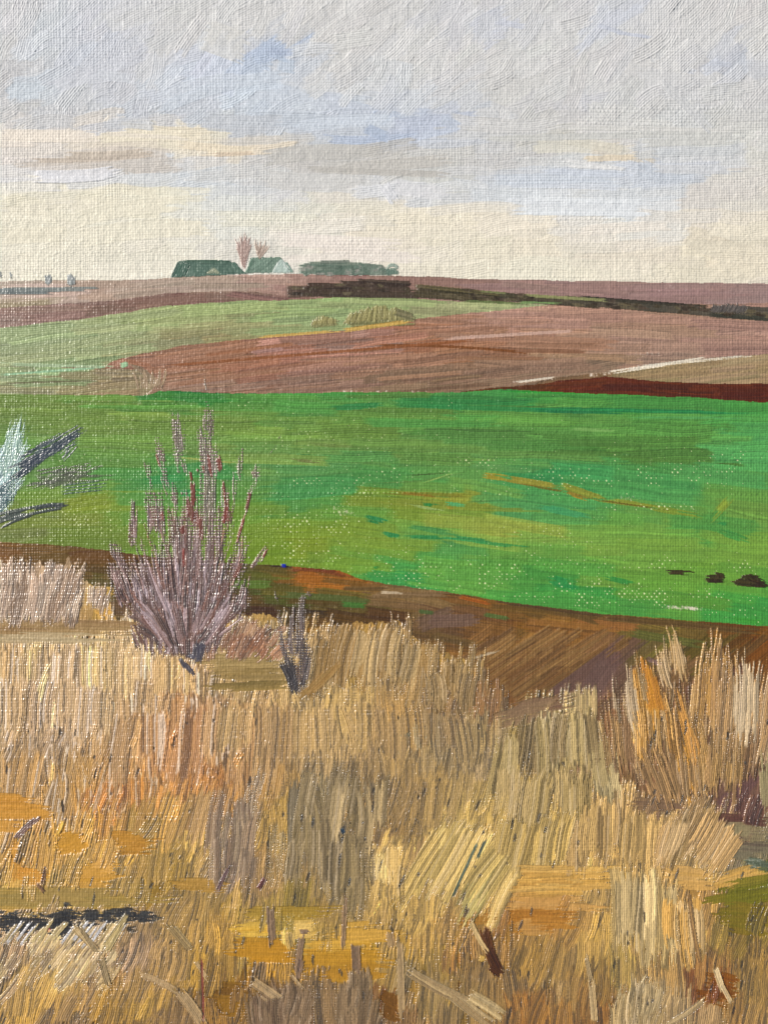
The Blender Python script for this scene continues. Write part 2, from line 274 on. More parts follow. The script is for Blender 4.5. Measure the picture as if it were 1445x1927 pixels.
# top of the dry grass
str_t = curve([(-B,1075),(0,1070),(60,1062),(130,1060),(150,1095),(200,1110),(225,1190),(400,1190),(420,1160),(520,1160),(545,1200),(600,1200),(615,1178),(700,1172),(770,1180),(800,1225),(815,1235),(880,1240),(895,1290),(930,1310),
 (960,1345),(1040,1330),(1090,1335),(1120,1370),(1135,1440),(1150,1500),(1200,1510),(1290,1520),(1400,1545),(1450,1550),(1540,1550)])
xr = XX[0]
nzA = 5*(vnoise(XX, YY, 60, 8, 11)-.5) + 2.4*(vnoise(XX, YY, 9, 4, 12)-.5)
nzB = 26*(vnoise(XX, YY, 9, 70, 13)-.5) + 10*(vnoise(XX, YY, 4, 30, 14)-.5)
YN = YY + nzA*0.6
REG[:] = 1
REG[YN > sky_b(xr)] = 2
REG[(YN > sky_b(xr)) & (XX > 690)] = 7
REG[(YN > mau_t(xr)) & (XX < 640)] = 3
REG[YN > lgr_t(xr)] = 4
REG[(YN > lgr_b(xr))] = 6
REG[(YN > 690+.02*XX) & (XX < 285-8*np.sin(YY/9.))] = 5
REG[(YN > bei_t(xr)) & (XX > 1010)] = 9
REG[(YN > red_t(xr)) & (XX > 868)] = 8
REG[YN > grn_t(xr)] = 10
REG[YN > grn_b(xr)] = 11
REG[YY + nzB > str_t(xr)] = 12
del YN, nzA, nzB
AREA = {1:('sky',SKY_G),2:('hill',FAR_G),3:('ploughed_strip',MAU_G),4:('meadow',LGR_G),5:('olive_strip',OLV_G),6:('ploughed_field',BRN_G),7:('far_field',MAR_G),
        8:('dark_soil_strip',RED_G),9:('stubble_wedge',BEI_G),10:('green_field',GRN_G),11:('bare_earth',EAR_G),12:('straw_ground',STR_G)}
# first thin rubbed-in coat
st = 8
cx = XX[::st, ::st]; cy = YY[::st, ::st]
for r, (nm, G) in AREA.items():
    low = G(cx.ravel(), cy.ravel()).reshape(cx.shape+(3,))
    m = REG == r
    ys, xs = np.nonzero(m)
    fy = np.clip(ys/st, 0, low.shape[0]-1.001); fx = np.clip(xs/st, 0, low.shape[1]-1.001)
    i = fy.astype(int); j = fx.astype(int); fy = (fy-i)[:, None]; fx = (fx-j)[:, None]
    COL[ys, xs] = (low[i, j]*(1-fx)+low[i, j+1]*fx)*(1-fy)+(low[i+1, j]*(1-fx)+low[i+1, j+1]*fx)*fy
    OWN[ys, xs] = owner(nm)
T += .25

def spots(x0, x1, y0, y1, sx, sy):
    xs = np.arange(x0, x1, sx); ys = np.arange(y0, y1, sy)
    g = np.stack(np.meshgrid(xs, ys), -1).reshape(-1, 2).astype(float)
    g += rng.uniform(-.55, .55, g.shape)*[sx, sy]
    return g[rng.permutation(len(g))]

def lay(region, pts, length, width, ang, jc=.02, **kw):
    """a coat of strokes over one area; ang in degrees, 0 = to the right, 90 = up"""
    nm, G = AREA[region]; own = kw.pop('own', None) or owner(nm)
    cols = G(pts[:, 0], pts[:, 1]); clip = kw.pop('clip', region); sp = kw.pop('spread', 6)
    tint = kw.pop('tint', None)
    for (x, y), c in zip(pts, cols):
        ix = min(NX-1, max(0, int((x+MX)/CELL))); iy = min(NY-1, max(0, int((y+MY)/CELL)))
        if clip is not None and REG[iy, ix] != clip: continue
        L = rng.uniform(*length); w = rng.uniform(*width)
        a = math.radians((ang(x, y) if callable(ang) else ang) + rng.normal(0, sp))
        if rng.random() < .5 and not kw.get('oneway', False): a += math.pi
        ca, sa = math.cos(a), math.sin(a)
        c = c*(1+rng.normal(0, jc)) + rng.normal(0, jc*.16, 3)
        c2 = c*(1+rng.normal(0, jc*2.2))
        if tint is not None: c = c + (np.array(tint)-c)*rng.uniform(0, .3)
        k = {kk: vv for kk, vv in kw.items() if kk != 'oneway'}
        for kk in ('thick', 'cover', 'bend'):
            if kk in k and isinstance(k[kk], tuple): k[kk] = rng.uniform(*k[kk])
        stroke(x-ca*L/2, y+sa*L/2, x+ca*L/2, y-sa*L/2, w, c, own, col2=c2, clip=clip, **k)

# ---- sky
def sky_ang(x, y):
    if y < 130: return 35 + 8*math.sin(x/90.)
    if y < 240: return 18 if 150 < x < 420 else (30*math.sin(x/120.)*(y < 200))
    return 4*math.sin(x/130.+y/70.)
lay(1, spots(-70, 1515, -80, 540, 62, 22), (90, 190), (26, 50), sky_ang, jc=.008, thick=(.4, 1.3), cover=(.75, 1.2), bend=(-10, 10), bp=3.8, gdep=.85, jit=.012, wet=.25, spread=9, rag=.1)
lay(1, spots(-70, 1515, -80, 250, 70, 34), (50, 100), (18, 34), lambda x, y: 42+20*math.sin(x/70.+y/40.), jc=.012, thick=(.6, 1.6), cover=(.6, .95), bend=(-8, 8), bp=4., gdep=.9, jit=.014, wet=.3, spread=16, rag=.1)
lay(1, spots(-70, 1515, 230, 535, 130, 26), (90, 230), (18, 34), 2, jc=.01, thick=(.5, 1.4), cover=(.6, 1.), bend=(-12, 12), bp=3.8, gdep=.88, jit=.014, wet=.25, spread=3, rag=.08)
sk = owner('sky')
def S(p, w, c, own, c2=None, **k): stroke(p[0], p[1], p[2], p[3], w, TONE.get(own, lambda v: v)(C255(c)), own, col2=None if c2 is None else TONE.get(own, lambda v: v)(C255(c2)), **k)
TONE = {sk: sky_mix, owner('green_field'): grn_mix, owner('ploughed_field'): lambda c: mute(c, .9, 1., (2, 6, 0))}
for p, w, c, kw in [
    ((60,332,230,322),24,(206,208,222),dict(thick=2.2,bend=5)), ((228,300,20,312),10,(182,168,155),dict(thick=.8)),
    ((120,292,290,284),15,(180,160,138),dict(thick=1,bend=4)), ((60,302,300,290),9,(176,156,136),dict(thick=1.,bend=4)),
    ((330,272,488,286),15,(218,198,162),dict(thick=1.1)), ((400,292,488,288),8,(200,172,138),dict(thick=1)),
    ((0,255,200,258),24,(228,212,192),dict(thick=1)), ((180,262,360,258),20,(226,212,180),dict(thick=1,bend=-4)),
    ((180,250,360,262),8,(228,214,190),dict(thick=.8)),
    ((485,85,548,112),22,(132,162,210),dict(thick=.9,wet=.3)), ((500,96,560,100),14,(128,156,208),dict(thick=.8,wet=.3)), ((520,120,560,128),26,(140,172,214),dict(thick=.8,wet=.4)),
    ((685,240,735,262),20,(130,160,210),dict(thick=.9,wet=.2)), ((775,262,870,238),13,(150,170,208),dict(thick=.8,dry=.4)), ((826,222,868,240),18,(152,172,208),dict(thick=.8,dry=.4)),
    ((1050,258,1200,290),20,(196,190,170),dict(thick=1,wet=.3)), ((1090,300,1200,296),11,(205,184,150),dict(thick=1)), ((1050,300,1180,320),7,(214,216,220),dict(thick=1.6)),
    ((1060,313,1170,318),6,(216,218,222),dict(thick=1.8)), ((1200,306,1260,330),18,(160,176,202),dict(thick=.9,wet=.2)), ((900,340,1180,332),20,(168,186,212),dict(thick=.6,wet=.35)),
    ((950,383,1240,388),18,(204,214,228),dict(thick=1.2)), ((960,398,1238,402),13,(212,222,234),dict(thick=1.5,wet=0)), ((980,374,1230,380),8,(214,224,236),dict(thick=1.3)), ((720,345,745,385),20,(196,200,214),dict(thick=1.4)),
    ((735,352,850,368),26,(200,202,212),dict(thick=1,wet=.2)), ((900,262,1408,250),12,(176,178,176),dict(thick=1)), ((1040,240,1405,246),8,(186,186,184),dict(thick=1.)),
    ((1200,270,1405,262),16,(178,180,178),dict(thick=1.3)), ((1220,318,1402,322),16,(182,188,200),dict(thick=1.4)), ((1010,322,1200,330),12,(170,186,214),dict(thick=.9)),
    ((490,300,700,290),30,(170,168,164),dict(thick=.8,bend=-8)), ((480,330,700,325),34,(180,180,180),dict(thick=.8,bend=16)), ((620,320,860,300),22,(172,168,162),dict(thick=1)), ((560,318,860,330),12,(166,162,156),dict(thick=1)),
    ((130,420,350,385),30,(222,213,182),dict(thick=1,bend=-10)), ((130,455,400,430),36,(223,214,184),dict(thick=.9,bend=-10)), ((0,445,130,440),30,(220,210,178),dict(thick=.9)),
    ((290,190,480,150),26,(168,184,210),dict(thick=1.1,bend=-12,wet=.3)), ((290,212,560,140),22,(166,186,214),dict(thick=1.1,bend=-14,wet=.3)), ((90,170,280,100),26,(170,178,200),dict(thick=1,wet=.3)),
    ((380,62,470,96),60,(188,188,186),dict(thick=1.2,bp=3.4,wet=.3)), ((180,140,260,150),18,(172,182,202),dict(thick=1)),
    ((510,450,760,462),26,(230,216,204),dict(thick=.8,wet=.25)), ((580,470,800,488),22,(230,216,204),dict(thick=.8,wet=.25)), ((520,490,660,480),14,(226,214,200),dict(thick=.8)),
    ((1240,150,1340,250),16,(176,180,188),dict(thick=1.2)), ((1150,60,1230,72),7,(160,172,204),dict(dry=.45)), ((1120,46,1180,66),9,(162,174,204),dict(dry=.45)), ((1330,118,1385,124),9,(160,172,200),dict(dry=.4)), ((930,40,990,52),12,(166,176,204),dict(dry=.4)),
    ]:
    S(p, w, c, sk, **(dict(clip=1, jit=.012, bp=2.5) | kw))
for x, y in [(45,396),(573,405),(962,242),(816,63),(1346,191),(905,343),(937,493),(1415,491)]:
    S((x-1,y,x+2,y+1), 4, (70,60,50), sk, thick=1.2, rag=0, cover=2)

# ---- far fields
def slope(f):
    return lambda x, y: -math.degrees(math.atan2(f(x+30)-f(x-30), 60))
lay(2, spots(-70, 700, 515, 590, 60, 7), (90, 180), (9, 15), slope(mau_t), spread=1.5, jc=.02, thick=(.5, 1.1), cover=(.8, 1.2), jit=.03, rag=.08)
S((-70,549,120,548),12,(108,118,118),owner('distant_hedge'),c2=(95,105,104),thick=1.3,dry=.15); S((20,545,188,544),8,(118,124,120),owner('distant_hedge'),thick=1.3,dry=.3)
S((0,538,150,536),5,(200,178,165),owner('hill'),thick=.8)
lay(3, spots(-70, 650, 545, 625, 60, 7), (90, 190), (9, 15), slope(mau_t), spread=1.5, jc=.03, thick=(.6, 1.2), cover=(.85, 1.2), jit=.05, rag=.08)
lay(7, spots(690, 1515, 520, 580, 60, 6), (90, 190), (8, 14), slope(sky_b), spread=1.5, jc=.02, thick=(.5, 1.2), cover=(.85, 1.2), jit=.03, rag=.08)
lay(4, spots(-70, 1030, 560, 700, 60, 8), (100, 210), (10, 20), slope(lgr_t), spread=2, jc=.025, thick=(1., 2.), cover=(.8, 1.2), jit=.055, rag=.08, bp=3.4, gdep=.85)
lay(5, spots(-70, 300, 688, 745, 50, 7), (90, 180), (9, 16), 1, spread=2, jc=.03, thick=(1.1, 2.2), cover=(.8, 1.2), jit=.07, rag=.08, bp=3.4, gdep=.85)
def brn_ang(x, y): return 7 if x < 560 else (5 if y > 620 and x < 900 else (8 if y > 690 else -1))
lay(6, spots(200, 1515, 575, 745, 60, 8), (110, 240), (12, 24), brn_ang, spread=2.2, jc=.025, thick=(.9, 2.), cover=(.75, 1.2), jit=.06, rag=.08, bp=3.4, gdep=.85)
lay(6, spots(220, 1000, 600, 745, 110, 20), (110, 240), (5, 10), brn_ang, spread=1.5, jc=.03, thick=(.7, 1.4), cover=(.7, 1.), jit=.08, rag=.1, tint=(.50,.32,.18))
lay(9, spots(1000, 1515, 660, 725, 50, 6), (90, 190), (7, 13), 7, spread=2, jc=.03, thick=(.6, 1.3), cover=(.7, 1.1), jit=.05)
lay(8, spots(868, 1515, 705, 762, 50, 6), (80, 170), (8, 14), lambda x, y: 6 if x < 1130 else -3, spread=1.5, jc=.05, thick=(.6, 1.3), cover=(.9, 1.2), jit=.08)
pf = owner('ploughed_field')
S((240,680,310,738),10,(172,150,125),pf,c2=(120,90,70),thick=1.6,bend=-5); 
for i in range(9): S((262+i*5,738-i*1,244+i*7+rng.uniform(4,16),700+rng.uniform(-12,8)),5,(172,150,122),owner('olive_strip'),thick=1.8,bend=3,c2=(150,125,95))
S((220,676,290,690),8,(160,100,75),pf,thick=1.2); S((225,690,245,683),10,(150,195,150),owner('meadow'),thick=1.5)
S((0,706,210,690),4,(150,190,150),owner('olive_strip'),thick=1.3); S((0,722,190,716),3,(105,100,70),owner('olive_strip'),thick=1.)
S((0,685,230,692),6,(160,180,140),owner('meadow'),thick=1.4)
S((830,638,1095,622),6,(192,150,138),pf,thick=1.3,cover=1.3); S((690,650,1000,665),5,(120,62,25),pf,thick=1.1,dry=.3,bend=-5); S((300,690,900,640),5,(140,75,40),pf,thick=1.2,dry=.3)
# bare priming showing along scraped edges
WHITE = (228,212,196)
def flecks(x0, y0, x1, y1, n, s=(2,5), spread=2., own='ploughed_field', col=WHITE, cover=1.5):
    for i in range(n):
        t = rng.random(); x = x0+(x1-x0)*t+rng.normal(0, spread); y = y0+(y1-y0)*t+rng.normal(0, spread*.6)
        L = rng.uniform(*s); stroke(x-L/2,y+rng.uniform(-1,1),x+L/2,y+rng.uniform(-1,1), rng.uniform(3,6), C255(col), owner(own), thick=rng.uniform(.3,.8), rag=.3, cover=cover*1.5, dry=.1, kw=.9, bp=2)
flecks(963,720,1047,711,22,(3,8),1.2); flecks(1110,707,1262,682,55,(4,11),1.8); S((1140,702,1330,674),7,WHITE,pf,thick=.4,dry=.35,rag=.3); S((1180,692,1437,667),5,WHITE,pf,thick=.3,dry=.5)
S((965,720,1050,709),4,WHITE,pf,thick=.3,dry=.5)
flecks(640,738,830,736,24,(3,9),1.,own='green_field'); flecks(1000,672,1060,668,12); flecks(1185,668,1245,665,22,(3,7),3); flecks(1130,673,1160,670,6); flecks(515,735,560,726,12)
flecks(1240,545,1300,545,26,(2,6),6,own='far_field',col=(205,185,185)); flecks(1310,545,1440,548,16,(2,4),6,own='far_field',col=(205,185,185))
flecks(1040,700,1200,690,12,(2,4),5)

# ---- green field
def grn_ang(x, y):
    if y < 860: return -1 + 2*math.sin(x/300.)
    return -6 if x > 650 else 2
lay(10, spots(-70, 1515, 735, 1190, 70, 12), (110, 240), (18, 34), grn_ang, soft=.15, spread=3, jc=.015, thick=(.5, 1.2), cover=(.75, 1.2), bend=(-5,5), jit=.045, rag=.1, wet=.25, bp=3.4, gdep=.75)
lay(10, spots(-70, 1515, 738, 870, 90, 11), (130, 280), (8, 20), grn_ang, spread=1.5, jc=.035, thick=(1.1, 2.2), cover=(.7, 1.1), bend=(-4,4), jit=.055, rag=.1, bp=3.6, gdep=.85, soft=.1)
lay(10, spots(-70, 1515, 742, 866, 110, 11), (150, 300), (14, 30), -1, spread=1, jc=.02, thick=(1.2, 2.2), cover=(.6, .9), bend=(-4,4), jit=.055, rag=.1, bp=3.8, gdep=.9, soft=.1)
gf = owner('green_field')
for p, w, c, kw in [
    ((610,768,735,762),12,(36,126,80),{}), ((740,762,1100,775),9,(46,136,84),{}), ((900,767,1445,778),8,(28,122,84),{}), ((960,774,1250,779),4,(24,112,84),{}), ((1150,785,1445,787),4,(85,165,110),{}),
    ((300,737,520,741),5,(24,110,58),{}), ((480,743,800,739),6,(60,150,72),{}), ((900,736,1160,741),4,(40,150,60),{}), ((1150,743,1222,742),6,(70,165,75),{}),
    ((960,850,1290,870),10,(78,122,62),dict(bend=-6,dry=.35)), ((1020,835,1270,845),14,(78,125,65),dict(dry=.3,bend=-5)), ((1060,806,1170,812),7,(120,170,110),dict(dry=.5)),
    ((900,894,960,900),12,(168,140,40),dict(dry=.2,thick=1.3)), ((930,897,1060,918),13,(165,138,45),dict(dry=.2,thick=1.4)), ((1040,908,1150,945),14,(150,140,45),dict(dry=.2,thick=1.4)),
    ((1110,938,1250,955),10,(145,145,50),dict(dry=.3)), ((1200,950,1330,975),12,(130,145,50),dict(dry=.2)), ((960,908,1120,935),4,(110,85,20),dict(dry=.3)), ((1090,936,1300,966),3,(105,90,25),dict(dry=.35)),
    ((1060,925,1110,942),8,(172,120,30),dict(dry=.4)), ((1380,930,1330,985),16,(140,160,60),dict(dry=.35)), ((1345,985,1378,986),6,(50,150,90),dict(thick=1.5)), ((1340,995,1420,1022),14,(60,145,80),dict(dry=.3)),
    ((640,935,1050,960),14,(128,145,55),dict(dry=.35,bend=4)), ((700,926,900,934),8,(120,120,35),dict(dry=.4)), ((740,926,860,938),5,(140,110,30),dict(dry=.4)), ((760,948,850,965),5,(155,185,135),dict(dry=.5)),
    ((682,970,738,984),8,(24,128,92),dict(dry=.25)), ((684,978,730,988),5,(20,120,80),dict(dry=.4)), ((714,1002,760,1012),9,(24,130,92),dict(dry=.3)), ((750,1010,880,1012),8,(30,132,88),dict(dry=.35)), ((820,1008,960,1024),9,(40,140,95),dict(dry=.4)), ((880,1018,1020,1034),7,(45,145,90),dict(dry=.5)),
    ((785,948,830,952),6,(20,125,75),dict(dry=.3)), ((830,946,880,952),7,(70,175,140),dict(dry=.4)), ((835,955,860,957),4,(165,140,50),dict(dry=.3)), ((1000,950,1120,975),14,(60,155,118),dict(dry=.35)),
    ((1010,885,1100,892),8,(25,138,90),dict(dry=.4)), ((960,890,1150,888),10,(60,150,95),dict(dry=.4)), ((540,866,620,870),7,(110,115,75),dict(dry=.4)), ((260,905,360,900),16,(45,145,85),dict(dry=.3)), ((330,930,395,925),14,(35,140,80),dict(dry=.3)),
    ((1020,1085,1100,1110),20,(35,140,85),dict(dry=.4)), ((730,1080,830,1092),18,(50,150,85),dict(dry=.35)), ((1130,1085,1200,1100),10,(40,140,75),dict(dry=.5)), ((700,1067,716,1069),5,(30,140,80),{}),
    ((680,905,900,880),3,(85,130,70),dict(bend=12,dry=.2)), ((1370,1165,1445,1172),10,(60,155,60),dict(dry=.4)), ((785,912,860,888),2.5,(150,185,110),dict(dry=.3)), ((760,895,850,890),2.5,(60,90,40),dict(dry=.3)),
    ((490,858,610,878),3,(120,165,95),dict(dry=.2)), ((310,858,470,874),3,(170,180,110),dict(dry=.2)),
    ]:
    kw = dict(thick=.9, wet=.25, jit=.05, soft=.22, rag=.3, lens=.5) | kw
    S(p, w, c, gf, clip=10, **kw)
# thread tops left bare where the green is rubbed thin
def expose(x, y, rx, ry, amt, col=(226,232,176), reg=10):
    sl = (slice(max(0,int((y-ry*1.6+MY)/CELL)), min(NY,int((y+ry*1.6+MY)/CELL))), slice(max(0,int((x-rx*1.6+MX)/CELL)), min(NX,int((x+rx*1.6+MX)/CELL))))
    gx = XX[sl]; gy = YY[sl]
    d = ((gx-x)/rx)**2+((gy-y)/ry)**2
    m = amt*.92*np.clip(1.25-d, 0, 1)*(.1+1.1*smooth(vnoise(gx, gy, 30, 14, 31), .25, .8))
    k = smooth(PK[sl]+m*.50, .98, 1.22)*(REG[sl] == reg)
    k = (k*.9)[..., None]
    COL[sl] = COL[sl]*(1-k)+C255(col)*k
    T[sl] *= (1-.7*k[..., 0])
for a in [(590,1010,110,60,1.1),(560,985,60,30,1.1),(600,907,70,8,1.),(640,925,70,60,.6),(820,922,170,7,1.1),(700,925,30,8,1.2),(760,890,120,20,.6),(1150,900,190,22,.9),(1300,895,90,26,.9),(1180,905,160,5,1.2),
          (1250,955,120,8,1.2),(900,1075,240,22,.9),(860,1095,160,26,1.),(1050,1105,220,26,1.),(1200,1125,250,22,1.1),(1390,1150,70,24,1.),(700,1040,120,30,.8),(300,980,240,50,.8),(100,990,130,40,.9),
          (150,900,160,60,.55),(900,870,60,10,1.),(1000,1030,160,40,.7),(1180,1060,200,20,.8),(1400,1070,80,30,.8),(450,830,380,90,.4),(1330,870,120,30,.5),(400,780,300,30,.3)]:
    expose(*a)
for a in [(150,1070,120,40,.9),(480,1120,60,30,1.1),(610,1130,140,40,.8),(560,1180,60,20,.8)]: expose(*a, col=(178,162,100), reg=11)
flecks(632,960,662,966,50,(3,7),3.4,own='green_field'); flecks(636,978,650,984,12,(2,5),2,own='green_field'); flecks(1165,938,1200,936,26,(2,6),3,own='green_field'); flecks(1235,944,1246,950,8,own='green_field')
flecks(1250,1142,1316,1146,70,(4,9),2.2,own='green_field'); flecks(1298,950,1316,970,9,own='green_field'); flecks(1225,866,1222,873,6,own='green_field',spread=1.5); flecks(690,926,712,928,8,own='green_field')
for x, y in [(728,1091),(737,1091),(818,823)]: S((x-2,y,x+2,y), 4, (45,70,30), gf, thick=1.8, rag=0, cover=2)

# ---- bare earth
def ear_ang(x, y):
    if x > 880 and y > 1195: return 38
    return -3 if x < 640 else -8
lay(11, spots(-70, 1515, 1020, 1560, 46, 11), (70, 160), (12, 26), lambda x, y: ear_ang(x, y) if y < 1330 else 80, spread=3, jc=.05, thick=(.4, 1.), cover=(.8, 1.2), jit=.07, wet=.15)
be = owner('bare_earth')
for p, w, c, c2, kw in [
    ((505,1063,560,1066),6,(40,20,5),(70,35,10),dict(thick=1.6)), ((540,1070,665,1088),13,(150,82,15),(100,50,5),dict(thick=1.8,bend=-8)), ((560,1066,640,1076),5,(110,50,5),None,dict(thick=1.8)), ((600,1090,690,1100),10,(110,75,20),None,{}),
    ((690,1120,860,1118),11,(140,112,78),(110,85,50),dict(thick=1.4)), ((710,1114,760,1116),5,(190,170,140),None,dict(dry=.4,thick=1.4)), ((640,1107,740,1108),8,(100,75,35),None,{}),
    ((860,1122,930,1138),7,(165,90,20),(120,60,10),dict(thick=1.6)), ((930,1130,1160,1160),10,(78,55,28),(95,70,35),dict(thick=1.3)), ((1120,1160,1445,1190),12,(80,58,25),(105,80,40),dict(thick=1.3)), ((1170,1143,1300,1160),8,(140,75,25),(110,60,15),dict(thick=1.3,dry=.3)),
    ((1200,1150,1445,1185),9,(110,70,25),(85,50,15),dict(thick=1.2,dry=.3)), ((980,1168,1170,1185),12,(160,108,45),(140,95,40),dict(thick=1.1)), ((1180,1190,1330,1215),16,(100,100,42),(85,85,35),dict(thick=1.)),
    ((780,1180,860,1150),30,(105,80,60),(95,72,52),dict(thick=.6)), ((800,1170,910,1166),24,(108,82,66),None,dict(thick=.6)), ((785,1150,820,1154),8,(75,95,45),None,dict(dry=.4)), ((905,1155,960,1165),8,(80,100,45),None,dict(dry=.4)),
    ((640,1135,692,1138),14,(70,125,45),(60,100,35),dict(thick=.8,dry=.3)), ((520,1118,700,1130),12,(80,90,38),None,dict(dry=.3)), ((430,1100,520,1100),16,(85,110,35),None,dict(dry=.35)), ((570,1215,620,1215),22,(140,92,20),None,dict(dry=.2)),
    ]:
    S(p, w, c, be, c2=c2, clip=11, **(dict(thick=1.) | kw))
for i in range(90):   # slanted strokes of warm soil
    x = rng.uniform(880, 1170); y = rng.uniform(1195, 1320)
    if y > 1330-(x-880)*.12 or (x > 1080 and y > 1200+ (1180-x)*.9): continue
    S((x-34,y+24,x+34,y-22),16,(138,104,58),be,c2=(108,74,38),clip=11,thick=1.3,bp=2.8,jit=.08,dry=.3)
S((875,1243,945,1222),5,(190,170,140),be,thick=1.3,dry=.5); S((1040,1320,1170,1225),44,(104,77,66),be,c2=(98,72,64),clip=11,thick=.5,cover=1.3); S((1110,1300,1150,1240),40,(104,78,68),be,clip=11,thick=.5,cover=1.3)
S((1215,1238,1265,1262),8,(122,94,88),be,clip=11); S((1345,1540,1420,1450),36,(104,74,68),be,clip=11,thick=.5,cover=1.2)
flecks(445,1127,488,1126,16,own='bare_earth',spread=1.5); flecks(628,1144,634,1142,5,own='bare_earth',spread=2); flecks(670,1148,674,1152,5,own='bare_earth',spread=2); flecks(686,1160,690,1170,5,own='bare_earth',spread=2); flecks(582,1146,594,1142,8,own='bare_earth',spread=3)
S((528,1065,541,1064),7,(15,30,170),owner('blue_dab'),thick=2.2,rag=.05,cover=1.6,dry=0)

# ---- straw ground: broad coat, then upright bristly marks
LEAN = Guide("""50,1250,4,0,0;250,1250,2,0,0;350,1350,8,0,0;60,1420,12,0,0;200,1480,14,0,0;300,1560,30,0,0;60,1600,22,0,0;420,1450,14,0,0;450,1620,22,0,0;150,1790,36,0,0;60,1850,28,0,0;300,1850,20,0,0;620,1220,10,0,0;760,1240,14,0,0;
600,1360,2,0,0;750,1350,356,0,0;620,1480,4,0,0;650,1620,12,0,0;800,1500,20,0,0;850,1620,28,0,0;930,1680,30,0,0;750,1680,12,0,0;900,1360,8,0,0;1000,1400,6,0,0;1100,1420,355,0,0;1000,1560,14,0,0;1150,1560,4,0,0;1250,1580,26,0,0;1330,1580,30,0,0;
1200,1700,4,0,0;1050,1700,26,0,0;1280,1780,355,0,0;1400,1720,28,0,0;1100,1850,6,0,0;560,1860,4,0,0;700,1860,6,0,0;1250,1900,12,0,0;1400,1880,12,0,0;900,1850,0,0,0""")
_lx = LEAN.xy; _lv = np.where(LEAN.c[:, 0]*255 > 180, LEAN.c[:, 0]*255-360, LEAN.c[:, 0]*255)
def straw_ang(x, y):
    w = 1/((_lx[:, 0]-x)**2+(_lx[:, 1]-y)**2+400)**1.5
    return 90-.72*float((w*_lv).sum()/w.sum())
lay(12, spots(-70, 1515, 1060, 2010, 40, 26), (50, 110), (20, 36), lambda x, y: straw_ang(x, y), spread=10, jc=.04, thick=(.6, 1.5), cover=(.9, 1.2), jit=.07, bp=3, wet=.1)
dg = owner('dry_grass')
def PALE(c, x, y):      # a paler, pinkish tint over the upper left and middle grass
    f = .30*max(0., min(1., (1000-x)/500))*max(0., min(1., (1520-y)/160))
    return c*(1-f)+C255((206, 178, 152))*f
def PALF(x, y):  # hair colours: darks paint groove shade, left pinks and creams paint glossy glare
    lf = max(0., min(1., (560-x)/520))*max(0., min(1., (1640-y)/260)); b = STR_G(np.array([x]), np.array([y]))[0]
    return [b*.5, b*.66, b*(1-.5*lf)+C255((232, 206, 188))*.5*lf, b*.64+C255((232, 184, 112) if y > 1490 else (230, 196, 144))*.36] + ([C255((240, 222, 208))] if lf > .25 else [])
def grass(x0, x1, y0, y1, n, L, w, cols=None, lean=None, thick=(1.2, 2.8), cover=(.55, 1.), light=1.08, own=None, clip=12, dry=.3, fan=0, bend=8, tipy=None, jc=.03, bp=3.5, gdep=.85, sp=4, soft=.2, pal=None, gauss=False):
    n = int(n*.85); pts = np.stack([rng.uniform(x0, x1, n), rng.uniform(y0, y1, n)], 1)
    if gauss:
        pts[:, 0] = (x0+x1)/2+np.clip(rng.normal(0, .27, n), -.62, .62)*(x1-x0)
        pts[:, 1] += ((pts[:, 0]-(x0+x1)/2)/(x1-x0))**2*(y1-y0)*.5
    pts = pts[np.argsort(pts[:, 1]+rng.normal(0, 40, n))]
    base = STR_G(pts[:, 0], pts[:, 1]) if cols is None else None
    for i, (x, y) in enumerate(pts):
        if clip is not None:
            ix = min(NX-1, max(0, int((x+MX)/CELL))); iy = min(NY-1, max(0, int((y+MY)/CELL)))
            if REG[iy, ix] != clip and not (REG[iy, ix] == 13 and rng.random() < .22): continue
        c = PALE(base[i], x, y)*light*1.07 if cols is None else C255(cols[rng.integers(len(cols))])
        c = np.clip(c*(1+rng.normal(0, jc)), 0, .97)
        le = (90-straw_ang(x, y) if lean is None else lean) + rng.normal(0, sp)
        if fan: le += fan*(x-(x0+x1)/2)/(x1-x0)*2
        a = math.radians(le); l = rng.uniform(*L)*1.1; ww = rng.uniform(*w)*(1.5 if w[1] < 40 else 1.1)
        # brushed from the root up to the tip, or the other way
        xa, ya, xb, yb = x-math.sin(a)*l/2, y+math.cos(a)*l/2, x+math.sin(a)*l/2, y-math.cos(a)*l/2
        if rng.random() < .35: xa, ya, xb, yb = xb, yb, xa, ya
        stroke(xa, ya, xb, yb, ww, c, dg if own is None else own, col2=np.clip(c*rng.choice([.86, .94, 1.08]), 0, .97), bend=rng.uniform(-bend, bend),
               thick=rng.uniform(*thick)*.72, cover=rng.uniform(*cover), dry=dry, rag=.28, jit=.08, bp=bp, clip=None, wet=.08, gdep=gdep, soft=soft, ridge=.06, pal=PALF(x, y) if pal is None else pal)
